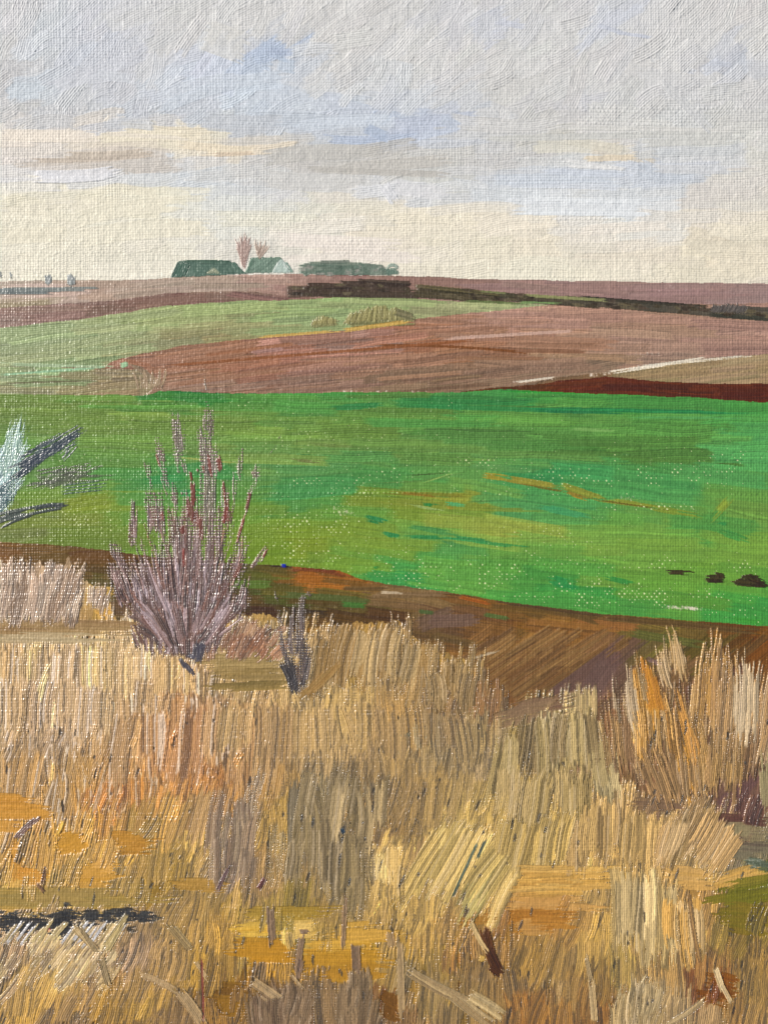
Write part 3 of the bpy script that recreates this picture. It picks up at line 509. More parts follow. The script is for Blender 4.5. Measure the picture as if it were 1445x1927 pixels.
def comb(x0, x1, top, L, w, cols, lean=0., own=None, step=9, dry=.32, thick=(2., 3.6), bp=3.4, rows=1, rowh=40, cover=(.85, 1.1), pal=None, fan=0., light=1., bend=5, jt=9, soft=0., fade=.35, skip=0., up=False):
    """a clump laid in side by side pulls of a flat bristle brush, each starting at the clump's upper edge"""
    tp = curve(top)
    for r in range(rows):
        xs = np.arange(x0, x1, step)+rng.uniform(-.5, .5, len(np.arange(x0, x1, step)))*step
        for x in rng.permutation(xs):
            if rng.random() < skip: continue
            y = float(tp(x))+r*rowh+rng.normal(0, jt); l = rng.uniform(*L); a = math.radians(lean+fan*((x-x0)/(x1-x0)-.5)*2+rng.normal(0, 2.5))
            c = C255(cols[rng.integers(len(cols))])*light if cols else PALE(STR_G(np.array([x]), np.array([y+l*.4]))[0], x, y)*light*1.05
            c = np.clip(c*(1+rng.normal(0, .03)), 0, .97)
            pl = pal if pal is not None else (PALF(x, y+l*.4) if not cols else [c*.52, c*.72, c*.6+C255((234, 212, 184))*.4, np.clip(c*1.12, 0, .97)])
            q = (x, y, x-math.sin(a)*l, y+math.cos(a)*l)
            if up: q = q[2:]+q[:2]
            stroke(*q, rng.uniform(*w), c, dg if own is None else own, col2=c*rng.uniform(.85, 1.1), bend=rng.uniform(-bend, bend), thick=rng.uniform(*thick)*.72,
                   cover=rng.uniform(*cover), dry=dry, rag=.34 if up else .2, jit=.07, bp=bp, gdep=.88, wet=.1, ridge=.04, pal=pl, soft=soft, fade=fade)
grass(-70, 1515, 1180, 2000, 900, (70, 130), (18, 40), thick=(3., 5.), cover=(.7, 1.05), bp=4.8, light=1.)
# flat horizontal patches between the grasses
sg = owner('straw_ground')
for p, w, c, c2, kw in [
    ((-60,1182,225,1186),34,(152,122,78),(135,100,60),dict(thick=1.2)), ((160,1112,215,1114),14,(205,165,82),None,dict(thick=1.4)), ((170,1128,212,1128),8,(130,115,70),None,{}), ((180,1140,215,1150),18,(218,165,75),None,dict(thick=1.5)), ((195,1150,215,1170),14,(212,158,70),None,{}),
    ((380,1228,540,1226),20,(155,130,80),(142,118,66),dict(thick=1.2)), ((385,1250,540,1245),24,(160,134,82),(145,120,68),dict(thick=1.2)), ((390,1272,545,1268),20,(150,124,70),(135,110,58),dict(thick=1.2)), ((388,1293,548,1288),18,(138,114,58),(110,92,45),dict(thick=1.2)),
    ((390,1288,440,1302),10,(95,85,42),None,dict(thick=1.2)), ((925,1345,1070,1318),26,(135,105,75),(115,84,62),dict(thick=1.2)), ((930,1330,1080,1322),14,(120,88,70),None,{}),
    ((955,1640,1160,1636),22,(208,164,84),(196,150,68),dict(thick=1.4)), ((960,1656,1160,1652),20,(204,158,78),(190,142,60),dict(thick=1.4)), ((960,1672,1155,1664),14,(202,156,78),None,dict(thick=1.4)), ((965,1700,1060,1690),22,(190,145,85),None,{}), ((955,1722,1060,1715),24,(168,112,38),(150,95,25),{}),
    ((950,1745,1110,1740),20,(150,105,40),None,{}), ((1195,1510,1290,1518),20,(125,98,72),(110,82,66),dict(thick=1.)), ((1220,1530,1290,1536),12,(140,118,80),None,{}), ((1330,1538,1450,1546),14,(88,52,50),(78,45,42),dict(thick=1.)), ((1290,1528,1360,1540),10,(98,64,56),None,{}),
    ((1350,1570,1450,1572),26,(140,126,90),(115,98,78),{}), ((1370,1595,1450,1600),24,(118,108,84),(100,85,70),{}), ((1400,1622,1450,1630),20,(80,88,66),(150,155,140),dict(thick=1.6)), ((1330,1668,1445,1636),18,(205,160,82),(190,145,65),dict(thick=1.6)), ((1280,1662,1340,1668),16,(200,155,80),None,{}),
    ((1340,1690,1450,1672),34,(112,106,24),(95,95,20),dict(thick=1.2)), ((1350,1720,1450,1735),40,(125,106,30),(108,98,22),dict(thick=1.)), ((1360,1760,1450,1780),30,(130,102,40),None,{}), ((1410,1660,1450,1650),18,(90,105,20),None,dict(thick=1.8)),
    ((-60,1690,300,1690),40,(150,125,62),(165,132,55),dict(thick=.7)), ((90,1668,250,1672),20,(160,130,66),None,dict(thick=.7)), ((130,1640,230,1640),30,(204,148,55),(190,135,40),dict(thick=.8)), ((30,1642,80,1648),24,(212,145,48),None,dict(thick=.9)), ((110,1590,165,1575),40,(196,140,40),None,dict(thick=.8)),
    ((180,1610,220,1610),26,(214,160,75),None,dict(thick=.8)), ((20,1510,80,1515),34,(200,138,42),(190,125,30),dict(thick=.7)), ((180,1578,235,1582),20,(150,100,25),None,dict(thick=.8)), ((290,1550,320,1570),30,(160,118,35),None,{}), ((390,1560,420,1550),30,(150,108,20),None,{}),
    ((430,1755,530,1750),24,(212,168,60),(205,155,45),dict(thick=1.4)), ((425,1790,560,1795),34,(188,132,25),(178,125,25),dict(thick=1.)), ((530,1755,600,1745),24,(222,182,95),None,dict(thick=1.6)), ((580,1775,720,1772),26,(198,150,50),(185,135,35),dict(thick=1.)), ((560,1800,730,1802),30,(185,134,30),None,dict(thick=.8)),
    ((560,1830,730,1836),30,(182,132,34),None,dict(thick=.7)), ((380,1860,480,1868),22,(110,72,10),(130,90,20),dict(thick=.7)), ((400,1880,480,1892),30,(140,98,20),None,dict(thick=.7)), ((705,1850,760,1856),18,(130,85,20),None,dict(thick=.6)), ((710,1880,755,1895),40,(112,70,16),None,dict(thick=.6)),
    ((830,1840,870,1862),26,(95,62,18),None,dict(thick=.8)), ((545,1722,620,1712),22,(140,118,18),(110,95,15),dict(thick=1.)), ((1310,1850,1385,1872),44,(112,60,10),(125,70,12),dict(thick=.7)), ((1130,1895,1180,1905),24,(140,85,14),None,dict(thick=.8)), ((1220,1890,1250,1900),16,(120,66,10),None,{}), ((970,1900,1000,1920),30,(145,85,12),None,dict(thick=.7)),
    ((-60,1915,70,1918),20,(198,150,52),None,{}), ((160,1895,280,1900),30,(180,128,26),None,dict(thick=.7)), ((70,1905,170,1915),22,(112,95,72),None,dict(thick=1.)), ((1270,1525,1300,1530),10,(110,80,60),None,{}), ((240,1925,420,1922),8,(70,50,25),None,{}), ((100,1925,240,1924),6,(75,55,30),None,{}),
    ((750,1718,820,1722),22,(190,142,45),None,{}), ((850,1735,960,1712),30,(165,120,48),(150,100,35),dict(thick=.8)),
    ]:
    S(p, w, c, sg, c2=c2, clip=12 if p[1] > 1130 else None, **(dict(thick=1.) | kw))
expose(680,1830,110,40,.9,col=(215,170,80),reg=12); expose(430,1885,60,28,1.3,col=(190,150,60),reg=12); expose(735,1890,30,50,1.3,col=(190,145,60),reg=12)


# open flats stay mostly clear of upright marks
for pl in ([(-70,1500),(90,1500),(95,1560),(60,1640),(-70,1660)],[(105,1560),(165,1560),(240,1600),(235,1660),(110,1660)],[(-70,1672),(330,1660),(330,1705),(-70,1712)],[(380,1215),(545,1215),(545,1308),(385,1308)],
           [(430,1742),(735,1745),(735,1850),(600,1850),(430,1880)],[(955,1632),(1155,1628),(1155,1682),(955,1690)],[(950,1700),(1060,1700),(1050,1760),(950,1760)],[(1340,1660),(1520,1650),(1520,1760),(1350,1740)],
           [(1300,1850),(1385,1850),(1385,1895),(1310,1895)],[(705,1850),(760,1850),(760,1960),(705,1960)],[(-70,1165),(215,1165),(215,1200),(-70,1200)],[(380,1850),(480,1850),(480,1960),(400,1960)]):
    sl, ins = poly_mask(pl); R = REG[sl]; R[ins & (R == 12)] = 13
grass(-70, 1515, 1200, 2000, 620, (80, 150), (30, 64), thick=(1.8, 3.4), cover=(.55, .95), light=1.04)
grass(-70, 430, 1215, 1330, 110, (110, 180), (34, 70), light=1.1, thick=(2.6, 4.4), sp=3, bp=4.2)
grass(200, 520, 1310, 1480, 100, (100, 180), (30, 64), light=1.02, thick=(2.6, 4.6), sp=3, bp=4.4)
grass(-70, 230, 1330, 1490, 90, (60, 130), (28, 54), light=1.06, thick=(1.8, 3.2), sp=9, bp=3.4)
grass(150, 480, 1470, 1640, 120, (55, 110), (22, 48), light=1.12, thick=(2., 3.6), sp=7)
grass(420, 1000, 1320, 1440, 110, (80, 150), (30, 60), light=1.06, thick=(2., 3.6), sp=4)
grass(480, 900, 1440, 1700, 170, (70, 140), (26, 56), light=1.06, thick=(2., 3.4), sp=7, bp=3.6)
grass(950, 1445, 1480, 1640, 100, (60, 120), (24, 52), light=1.08, thick=(2.4, 4.), sp=5)
grass(950, 1445, 1690, 1960, 130, (70, 130), (20, 46), light=1.05, thick=(2., 3.6), sp=6)
grass(-70, 430, 1770, 1980, 90, (70, 120), (22, 48), light=1.08, thick=(2., 3.6), sp=6)
comb(-70, 395, [(-70,1212),(230,1208),(300,1232),(395,1262)], (90, 150), (30, 52), None, lean=2, step=15, rows=1, light=1.08)
comb(-70, 395, [(-70,1262),(395,1300)], (80, 130), (26, 44), None, lean=3, step=20, light=1.06, soft=.12)
comb(235, 520, [(235,1345),(400,1318),(440,1335),(520,1340)], (110, 190), (28, 50), None, lean=4, step=15, light=1.05, soft=.1)
comb(400, 700, [(400,1325),(560,1318),(700,1330)], (90, 150), (28, 48), None, lean=4, step=18, light=1.07)
comb(640, 900, [(640,1322),(760,1318),(800,1340),(900,1350)], (70, 120), (26, 44), None, lean=-4, step=18, light=1.05, bend=8)
comb(560, 720, [(560,1470),(720,1455)], (120, 190), (28, 48), [(136,118,84),(150,126,84),(122,106,76)], lean=3, step=18, soft=.15, own=None)
comb(250, 430, [(250,1500),(430,1470)], (80, 140), (26, 44), None, lean=16, step=17, light=1.12, soft=.1)
comb(700, 900, [(700,1470),(900,1440)], (80, 140), (26, 44), None, lean=12, step=20, light=1.03, soft=.14)
grass(-70, 1515, 1230, 1960, 120, (40, 90), (5, 9), light=1.2, thick=(3., 4.6), cover=(.5, .8), sp=8, soft=0., pal=[])
REG[REG == 13] = 12

# horizontal knife-like bands laid across the grass
for p, w, c, c2, kw in [
    ((952,1641,1160,1636),20,(214,170,90),(198,152,72),dict(thick=1.6)), ((960,1655,1160,1652),16,(206,160,80),(190,142,60),dict(thick=1.4)), ((958,1672,1150,1666),15,(206,160,82),(194,146,72),dict(thick=1.6)),
    ((965,1698,1058,1690),18,(190,145,85),None,{}), ((955,1722,1062,1714),26,(170,114,40),(150,95,25),{}), ((1340,1668,1460,1632),20,(208,164,88),(190,145,68),dict(thick=2.)), ((1272,1664,1345,1664),14,(200,155,84),None,dict(thick=1.6)),
    ((1335,1692,1470,1672),34,(112,106,24),(98,98,20),dict(thick=1.2)), ((1350,1722,1470,1735),34,(125,106,30),(108,98,22),dict(thick=1.)), ((430,1752,545,1748),22,(216,174,72),(205,155,45),dict(thick=2.)), ((425,1790,560,1792),28,(186,132,30),(176,124,25),dict(thick=1.)),
    ((528,1754,602,1746),22,(224,186,104),(212,170,84),dict(thick=2.2)), ((580,1774,720,1770),22,(200,154,58),(185,135,35),dict(thick=1.2)), ((560,1800,730,1802),26,(184,134,34),None,dict(thick=.8)), ((600,1828,730,1832),22,(176,126,32),None,dict(thick=.8)),
    ((-40,1528,110,1532),30,(204,146,56),(190,132,40),dict(thick=.9)), ((200,1584,300,1582),26,(186,132,46),(170,116,34),{}), ((320,1664,430,1668),24,(176,134,60),(160,120,46),{}), ((430,1722,640,1716),18,(160,128,44),(176,142,60),{}), ((620,1758,760,1750),18,(206,158,66),(190,144,50),{}), ((940,1690,1110,1700),22,(200,152,84),(184,134,60),{}), ((1240,1640,1350,1650),16,(204,160,92),(188,146,76),{}), ((0,1700,330,1698),24,(152,128,66),(165,134,60),dict(thick=.7)), ((40,1684,240,1684),18,(160,132,70),None,dict(thick=.7)), ((120,1644,232,1642),26,(200,148,62),(190,138,44),dict(thick=.9)), ((30,1646,84,1650),20,(206,146,56),None,dict(thick=.9)),
    ((175,1612,222,1614),24,(212,160,80),None,dict(thick=.9)), ((-20,1516,70,1518),26,(196,138,48),(184,124,34),dict(thick=.8)), ((112,1596,165,1584),34,(194,140,46),None,dict(thick=.8)), ((-70,1180,222,1184),26,(158,128,82),(138,104,64),dict(thick=1.4)),
    ((-70,1198,215,1202),12,(184,162,122),(165,140,100),dict(thick=1.4)), ((168,1112,216,1114),13,(205,165,82),None,dict(thick=1.5)), ((170,1128,214,1128),8,(135,118,74),None,{}), ((180,1141,216,1152),16,(220,168,78),None,dict(thick=1.6)),
    ((382,1228,542,1226),18,(158,132,82),(142,118,66),dict(thick=1.3)), ((385,1250,542,1245),22,(162,136,84),(145,120,68),dict(thick=1.3)), ((390,1272,545,1268),20,(152,126,74),(135,110,58),dict(thick=1.3)), ((390,1292,540,1288),16,(138,114,60),(112,94,48),dict(thick=1.3)),
    ((925,1350,1075,1316),24,(138,110,80),(118,90,68),dict(thick=1.3)), ((1195,1510,1290,1518),18,(125,98,72),(110,82,66),dict(thick=1.)), ((1325,1540,1460,1548),15,(92,60,50),(78,50,42),dict(thick=1.)), ((1350,1572,1460,1574),24,(142,128,92),(115,98,78),{}), ((1375,1597,1460,1602),22,(118,108,84),(100,85,70),{}),
    ((1400,1622,1460,1628),16,(84,92,72),(150,155,140),dict(thick=1.8)), ((710,1880,752,1900),34,(112,72,18),None,dict(thick=.6)), ((385,1862,480,1870),18,(112,76,14),(130,92,24),dict(thick=.7)), ((400,1886,480,1896),24,(142,100,24),None,dict(thick=.7)), ((1315,1855,1385,1875),34,(114,64,14),(128,74,14),dict(thick=.7)),
    ]:
    kw = dict(thick=1., rag=.3, soft=.14, wet=.2, dry=.26) | kw
    ln = abs(p[2]-p[0])
    for j in range(7):
        ox = rng.uniform(-.10, .10)*ln; oy = rng.normal(0, w*.34); sh = rng.uniform(.65, 1.08)
        mx = (p[0]+p[2])/2+ox+rng.uniform(-.2, .2)*ln; my = (p[1]+p[3])/2+oy; hx = (p[2]-p[0])/2*sh; hy = (p[3]-p[1])/2*sh
        S((mx-hx, my-hy, mx+hx, my+hy), w*rng.uniform(.45, .75), c, sg, c2=c2 if j % 2 else None, lens=.3, bend=rng.uniform(-3, 3), **kw)
grass(-70, 1515, 1500, 1960, 90, (50, 100), (12, 30), light=1.05, thick=(2., 3.6), cover=(.45, .8), sp=7, clip=None)

# ---- things standing on the far hill
def thing(key, name, label, cat, group=None): LABEL[key] = (name, label, cat, group); return owner(key)
def part(key, thing_key, pname, label=None): LABEL[key] = ('@'+thing_key, pname, label); return owner(key)
def fill_poly(pts, col, own, thick=1., ang=0, w=6, jit=.04, dens=1.):
    sl, ins = poly_mask(pts)
    COL[sl][ins] = C255(col); OWN[sl][ins] = own; T[sl][ins] = thick*.6
    R0 = REG[sl].copy(); REG[sl][ins] = 99
    p = np.array(pts); x0, y0 = p.min(0); x1, y1 = p.max(0)
    n = int((x1-x0)*(y1-y0)/(w*30)*2.2*dens)+4
    a = math.radians(ang)
    for _ in range(n):
        x = rng.uniform(x0, x1); y = rng.uniform(y0, y1); L = rng.uniform(20, 50)
        S((x-math.cos(a)*L/2,y+math.sin(a)*L/2,x+math.cos(a)*L/2,y-math.sin(a)*L/2), w*rng.uniform(.7,1.3), col, own, clip=99, thick=thick, jit=jit, cover=1.2, dry=.2)
    REG[sl] = R0

k = thing('barn_long', 'farm_building', 'long low farm building with a dark green roof, left of the bare trees', 'farm building')
ro = part('barn_long_roof', 'barn_long', 'roof'); hp = part('barn_long_hip', 'barn_long', 'hip_end')
fill_poly([(322,522),(336,492),(345,490),(425,490),(446,496),(452,506),(466,515),(400,519),(340,522)], (84,108,94), ro, 1.4, 0, 7)
for i in range(5): S((324+i*5,523,338+i*5,491),6,(82,112,96),hp,c2=(66,90,78),thick=1.8,dry=.1)
S((340,491,446,493),5,(72,98,82),ro,thick=1.6); S((436,492,450,508),8,(85,112,98),ro,thick=1.8)
b = thing('pale_bush', 'bush', 'small pale grey-green bush in front of the long dark green farm building', 'bush')
for i in range(14): S((388+i*2.1,518,397+i*.7+rng.uniform(-1,1),501+abs(i-7)*.9),3.4,(158,162,136),b,c2=(135,142,118),thick=1.6,dry=.1,rag=.2)
k = thing('barn_short', 'farm_building', 'shorter grey-green farm building with a pale gable end, right of the bare trees', 'farm building')
ro = part('barn_short_roof', 'barn_short', 'roof'); ga = part('barn_short_gable', 'barn_short', 'gable_wall', 'pale gable end')
fill_poly([(461,514),(472,486),(480,484),(528,484),(540,500),(551,514)], (112,134,118), ro, 1.3, 35, 6)
fill_poly([(511,514),(527,489),(533,489),(549,513)], (172,188,178), ga, 1.5, 60, 4)
S((513,513,527,488),3.5,(196,205,196),ga,thick=1.8,cover=1.4); S((530,488,542,512),3,(190,200,192),ga,thick=1.8,cover=1.4); S((463,513,478,487),5,(84,112,94),ro,thick=1.6)
S((536,490,552,514),4,(120,146,134),ro,thick=1.6)
def bare_tree(key, lab, bx, by, pts, col, c2, tw=4, dry=.32, nm='bare_tree', grp=None):
    thing(key, nm, lab, 'tree', grp); cr = part(key+'_crown', key, 'crown'); tr = part(key+'_trunk', key, 'trunk')
    for (x, y) in pts:
        S((bx+rng.uniform(-2,2),by-rng.uniform(0,6),x,y),tw*rng.uniform(.7,1.3),col,cr,c2=c2,thick=1.3,bend=rng.uniform(-3,3),dry=dry,rag=.2,wet=.2)
    S((bx,by,bx+(pts[len(pts)//2][0]-bx)*.3,by-26 if by-pts[0][1] > 40 else by-9),4,c2,tr,thick=1.5,cover=1.2)
bare_tree('tree_a','taller bare pinkish-grey tree rising between the two farm buildings',460,508,[(441+i*2.4+rng.uniform(-2,2),450-15*math.sin(i/15*3.14)+rng.uniform(-3,6)) for i in range(16)],(186,166,156),(158,130,120),5)
bare_tree('tree_b','smaller bare fan-shaped tree growing in front of the shorter grey-green farm building',488,490,[(478+i*3.6,452+rng.uniform(-5,6)) for i in range(10)],(178,160,146),(150,130,115),4)
hd = thing('far_hedge','hedge','low grey-green hedge on the horizon right of the farm buildings','hedge')
for p,w,c in [((560,506,700,510),17,(104,118,102)),((575,498,690,500),12,(118,128,112)),((600,494,660,493),7,(130,134,122)),((590,512,745,513),11,(98,112,98)),((680,502,725,506),14,(108,122,108))]:
    S(p,w,c,hd,c2=(90,108,94),thick=1.3,dry=.15,rag=.05)
for i in range(46):
    x = rng.uniform(566,742); y = rng.uniform(497 if x < 690 else 503, 516)
    S((x-rng.uniform(5,14),y+1,x+rng.uniform(5,14),y),rng.uniform(4,8),[(104,122,108),(122,134,120),(90,108,94),(140,140,130)][rng.integers(4)],hd,thick=1.2,dry=.3,rag=.3,lens=.6)
b = thing('end_bush','bush','small rounded green bush at the right end of the horizon hedge','bush')
S((722,512,752,510),12,(98,120,106),b,thick=1.3); S((724,508,752,508),7,(140,155,142),b,thick=2,bend=-9,cover=1.2); S((728,511,748,512),4,(125,142,128),b,thick=2,bend=-5)
for i,(x,y0,y1,w,lab) in enumerate([(3,508,526,9,'tiny grey tree cut by the left edge of the picture'),(22,509,527,9,'faint tiny grey tree, second from the left on the horizon'),(91,514,540,17,'small grey tree with a blunt crown above the distant blue-grey hedge, third from the left'),(134,510,542,19,'tallest small grey tree on the left horizon, nearest the farm')]):
    k='htree%d'%i; thing(k,'small_tree',lab,'tree','small trees on the left horizon'); cr=part(k+'c',k,'crown'); tr=part(k+'t',k,'trunk')
    S((x,y1,x,y1-7),4,(120,120,112),tr,thick=1.2,cover=1.2)
    for j in range(8 if i > 1 else 3):
        S((x+rng.uniform(-w*.3,w*.3),y1-3,x+rng.uniform(-w*.32,w*.32),y0+rng.uniform(0,7)),w*.4,(160,164,162) if i>1 else (186,188,182),cr,c2=(125,130,128),thick=1.6,lens=.8,dry=.3)
LABEL['distant_hedge'] = ('hedge','thin blue-grey hedge line on the left horizon under the small trees','hedge',None)
# dark hedgerow
hr = thing('hedgerow','hedgerow','long dark brown hedgerow running down to the right across the ridge','hedgerow')
for p,w,c,c2 in [((538,549,660,545),22,(72,58,46),(90,74,60)),((575,537,640,538),10,(72,56,44),(60,46,34)),((636,540,775,545),24,(72,58,46),(60,48,36)),((670,530,775,535),11,(58,44,34),(80,66,52)),((560,550,700,549),16,(66,52,40),(54,42,32)),((600,553,790,556),12,(80,66,50),(62,50,38)),
    ((775,548,960,562),22,(78,70,44),(58,52,34)),((800,545,1000,560),7,(56,50,30),None),((780,538,1010,560),7,(105,95,62),(80,72,48)),((930,557,1130,574),15,(74,68,48),(52,48,34)),((1060,564,1260,582),16,(66,60,46),(88,80,64)),((1200,576,1445,598),15,(64,60,50),(86,80,66)),((1090,560,1330,578),7,(56,52,40),None),((1380,582,1520,590),14,(66,62,52),(90,84,72)),((1330,592,1520,606),9,(60,60,48),None)]:
    S(p,w,c,hr,c2=c2,thick=1.7,dry=.12,jit=.08,rag=.04)
for i in range(90):
    x = rng.uniform(545,1460); yc = np.interp(x,[545,640,700,780,960,1130,1330,1460],[545,545,542,547,560,571,584,594]); hh = np.interp(x,[545,780,960,1460],[9,10,8,7])
    y = yc+rng.uniform(-hh,hh); S((x-rng.uniform(8,20),y-1,x+rng.uniform(8,20),y+1),rng.uniform(4,8),[(82,68,54),(70,60,42),(100,90,66),(56,46,34)][rng.integers(4)],hr,thick=1.5,dry=.3,rag=.3,lens=.6)
for p,w,c in [((985,556,1150,566),6,(140,142,92)),((860,566,1000,572),4,(98,112,66)),((900,548,960,553),4,(120,124,80)),((970,569,1060,571),4,(120,150,90))]: S(p,w,c,hr,thick=1.2,dry=.35)
b = thing('grey_bush','bush','lumpy grey bush in the dark hedgerow near the right edge','bush')
for i in range(7): S((1335+i*9,590,1345+i*9,567+abs(i-3)*1.5),11,(108,102,96),b,c2=(78,72,68),thick=1.8,bend=3,dry=.2)
# straw coloured bushes in the light meadow
for key,lab,xa,xb,yb,yt,le in [('sbush_a','low clump of straw-coloured bushes on the light green meadow, the smaller and left one',586,632,618,598,3),('sbush_b','wide rounded straw-coloured bush on the light green meadow above the ochre edge',650,775,614,580,8)]:
    o = thing(key,'bush',lab,'bush','straw-coloured bushes on the far meadow')
    S((xa-4,yb-6,xb+8,yb-12),20 if xb-xa>60 else 12,(140,136,90),o,c2=(112,108,66),thick=1.,dry=.1)
    n=int((xb-xa)/3.2)
    for i in range(n):
        x=xa+(xb-xa)*i/n; h=(yb-yt)*(.55+.45*math.sin(min(1,max(0,(i+2)/(n+2)))*3.1)); ll=le*(1.2-1.9*i/n)
        S((x-ll*.5,yb-2-(x-xa)*.04,x+ll,yb-h-6-(x-xa)*.03),5,(176,168,114) if i%3 else (104,98,60),o,c2=(140,132,82),thick=1.8,bend=2,dry=.02,cover=1.3,rag=.2)
    if xb-xa>60: S((740,586,785,600),14,(100,98,66),o,c2=(130,122,90),thick=1.3,dry=.2)
oc = owner('field_edge'); S((480,635,650,622),5,(196,160,82),oc,thick=1.2,cover=1.2); S((640,623,775,604),8,(192,156,78),oc,thick=1.3,cover=1.2)

# ---- pale willow bush and dark boughs at the left edge
kk = thing('pale_willow','bush','pale blue-green feathery bush at the left edge over the green field','bush')
leaf = part('pw_leaf','pale_willow','foliage'); dk = part('pw_dark','pale_willow','dark_stems')
for i in range(70):
    t = rng.random(); x1 = -42+100*t**.8+rng.uniform(-6,8); y1 = 770+ (1-t)*60 + rng.uniform(0,120) - (8 if t>.8 else -10)
    S((-30+rng.uniform(-20,34),990-rng.uniform(0,60),x1,y1),rng.uniform(18,32),[(176,200,200),(196,214,216),(140,170,165),(112,138,135)][rng.integers(4)],leaf,thick=rng.uniform(1.2,2.2),dry=.66,kw=.5,bp=3.,gdep=.9,ridge=0,soft=.2,bend=rng.uniform(-6,3),c2=(150,178,176),rag=.4)
for i in range(14): S((15+rng.uniform(-12,6),880+rng.uniform(-10,40),30+rng.uniform(-8,26),775+rng.uniform(-2,60)),rng.uniform(14,22),(190,210,208),leaf,thick=1.8,dry=.62,kw=.5,rag=.5,bp=3.,gdep=.9,ridge=0,soft=.2,c2=(120,155,130))
for i in range(26): S((-60+rng.uniform(0,30),990+rng.uniform(-40,20),20+rng.uniform(-10,40),900+rng.uniform(-20,30)),rng.uniform(4,9),[(70,95,100),(55,80,80),(80,110,108)][rng.integers(3)],dk,thick=1.6,dry=.6,kw=.5,rag=.5,bp=3.,gdep=.9)
bo = thing('dark_bough','bough','dark teal bough slanting up to the right from the pale blue-green bush','bough')
for i in range(15):
    t=rng.random(); x=30+66*t
    S((x-30+rng.uniform(-8,8),905-60*t+rng.uniform(-10,18),x+55+rng.uniform(0,20),838-35*t+rng.uniform(-8,18)),rng.uniform(14,24),[(52,68,62),(40,52,60),(70,88,78)][rng.integers(3)],bo,taper=.4,soft=.14,thick=1.6,dry=.54,kw=.5,rag=.55,bp=3.,gdep=.9,ridge=0,bend=3,c2=(35,45,60))
for i in range(9): S((88+i*4,838+i*4,158-i*1.5+rng.uniform(-8,4),797+i*5),4,(40,50,62),bo,thick=2,dry=.4,rag=.4,c2=(58,72,66))
b2 = thing('olive_bough','bough','thin olive-brown bough reaching furthest right below the dark teal one','bough')
for i in range(13): S((40+rng.uniform(-5,60),925-rng.uniform(0,35),165+rng.uniform(0,65),882-rng.uniform(0,26)+rng.uniform(0,20)),rng.uniform(12,22),[(84,96,56),(70,72,50)][rng.integers(2)],b2,taper=.4,soft=.14,thick=1.3,dry=.62,kw=.5,rag=.55,bp=3.,gdep=.9,ridge=0,bend=4)
for i in range(4): S((110,915+i*5,205,903+i*6),3,(60,90,60),b2,thick=1.3,dry=.4)
b3 = thing('black_bough','bough','lowest black bough with a blunt tip, just above the bare earth at the left edge','bough')
for p,w in [((-30,992,60,962),12),((-30,975,120,947),6),((10,982,125,955),6),((60,958,132,950),9),((0,995,70,968),5)]: S(p,w,(38,40,42),b3,c2=(62,72,62),thick=2.1,dry=.18,bend=-3)
# ---- dark clods
for key,lab,L in [('clod_a','flat dark soil clod on the green field, thinnest of the three and furthest left',[((1243,1076,1308,1078),9)]),
                  ('clod_b','dark brown lump of soil on the green field, middle one of the three',[((1322,1088,1366,1090),15),((1340,1080,1366,1084),9),((1325,1093,1360,1094),7)]),
                  ('clod_c','largest dark brown soil lump with a peaked top, at the right edge',[((1370,1094,1445,1100),14),((1385,1088,1430,1082),9),((1400,1084,1440,1098),12),((1410,1100,1450,1100),10)])]:
    o=thing(key,'soil_clod',lab,'clod','dark soil clods on the green field')
    for p,w in L: S(p,w,(62,46,22),o,c2=(44,32,18),thick=2.,dry=.1 if key!='clod_a' else .3,lens=.6,rag=.25)

# ---- grass tussocks at the edge of the bare earth
def tussock(key, lab, x0, x1, y0, y1, n, L, w, cols, lean, fan=0, name='grass_tussock', cat='grass tussock', group=None, **k):
    o = thing(key, name, lab, cat, group)
    grass(x0, x1, y0, y1, n, L, w, cols=cols, lean=lean, fan=fan, own=o, clip=None, gauss=True, pal=[C255(cols[0])*.6, C255(cols[-1])*.75, C255(cols[0])*.6+C255((228,206,180))*.42, C255(cols[0])*1.08], **k)
    return o
tussock('tus_a','pale brush of bleached grass at the left edge under the dark earth band',-110,170,1075,1150,120,(50,95),(10,22),[(185, 156, 130), (171, 143, 116), (197, 171, 143), (156, 124, 93)],6,8,thick=(1.6,2.8),bend=5)
tussock('tus_b','reddish straw tussock between the big leafless shrub and the small dark shrub',405,525,1180,1225,60,(35,60),(7,14),[(165,120,85),(175,135,95),(150,98,60)],25,16,thick=(1.2,2.2))
thing('tus_c','grass_tussock','broad bristly straw tussock right of the small dark shrub','grass tussock')
comb(608,800,[(608,1192),(640,1176),(700,1174),(770,1184),(800,1230)],(95,135),(24,40),[(170,136,84),(158,124,72),(185,155,105)],lean=9,step=11,own=owner('tus_c'))
for i in range(5): S((560+i*6,1312-i*2,612+i*8,1262-i*5),11,(172,138,82),owner('tus_c'),c2=(140,104,52),thick=1.8,bend=3)
thing('tus_d','grass_tussock','small pointed straw tussock at the foot of the slanted brown soil','grass tussock')
comb(812,892,[(812,1262),(850,1240),(892,1262)],(60,95),(20,34),[(165,132,80),(180,148,98),(150,118,68)],lean=2,fan=6,step=10,own=owner('tus_d'))
thing('tus_e','grass_tussock','yellow-green grass tussock with an arched outline in the middle right','grass tussock')
comb(945,1140,[(945,1375),(1000,1345),(1060,1332),(1105,1345),(1140,1400)],(110,170),(26,42),[(180,156,104),(196,174,124),(168,144,92),(198,164,90),(150,126,84)],lean=2,fan=-9,step=10,own=owner('tus_e'))
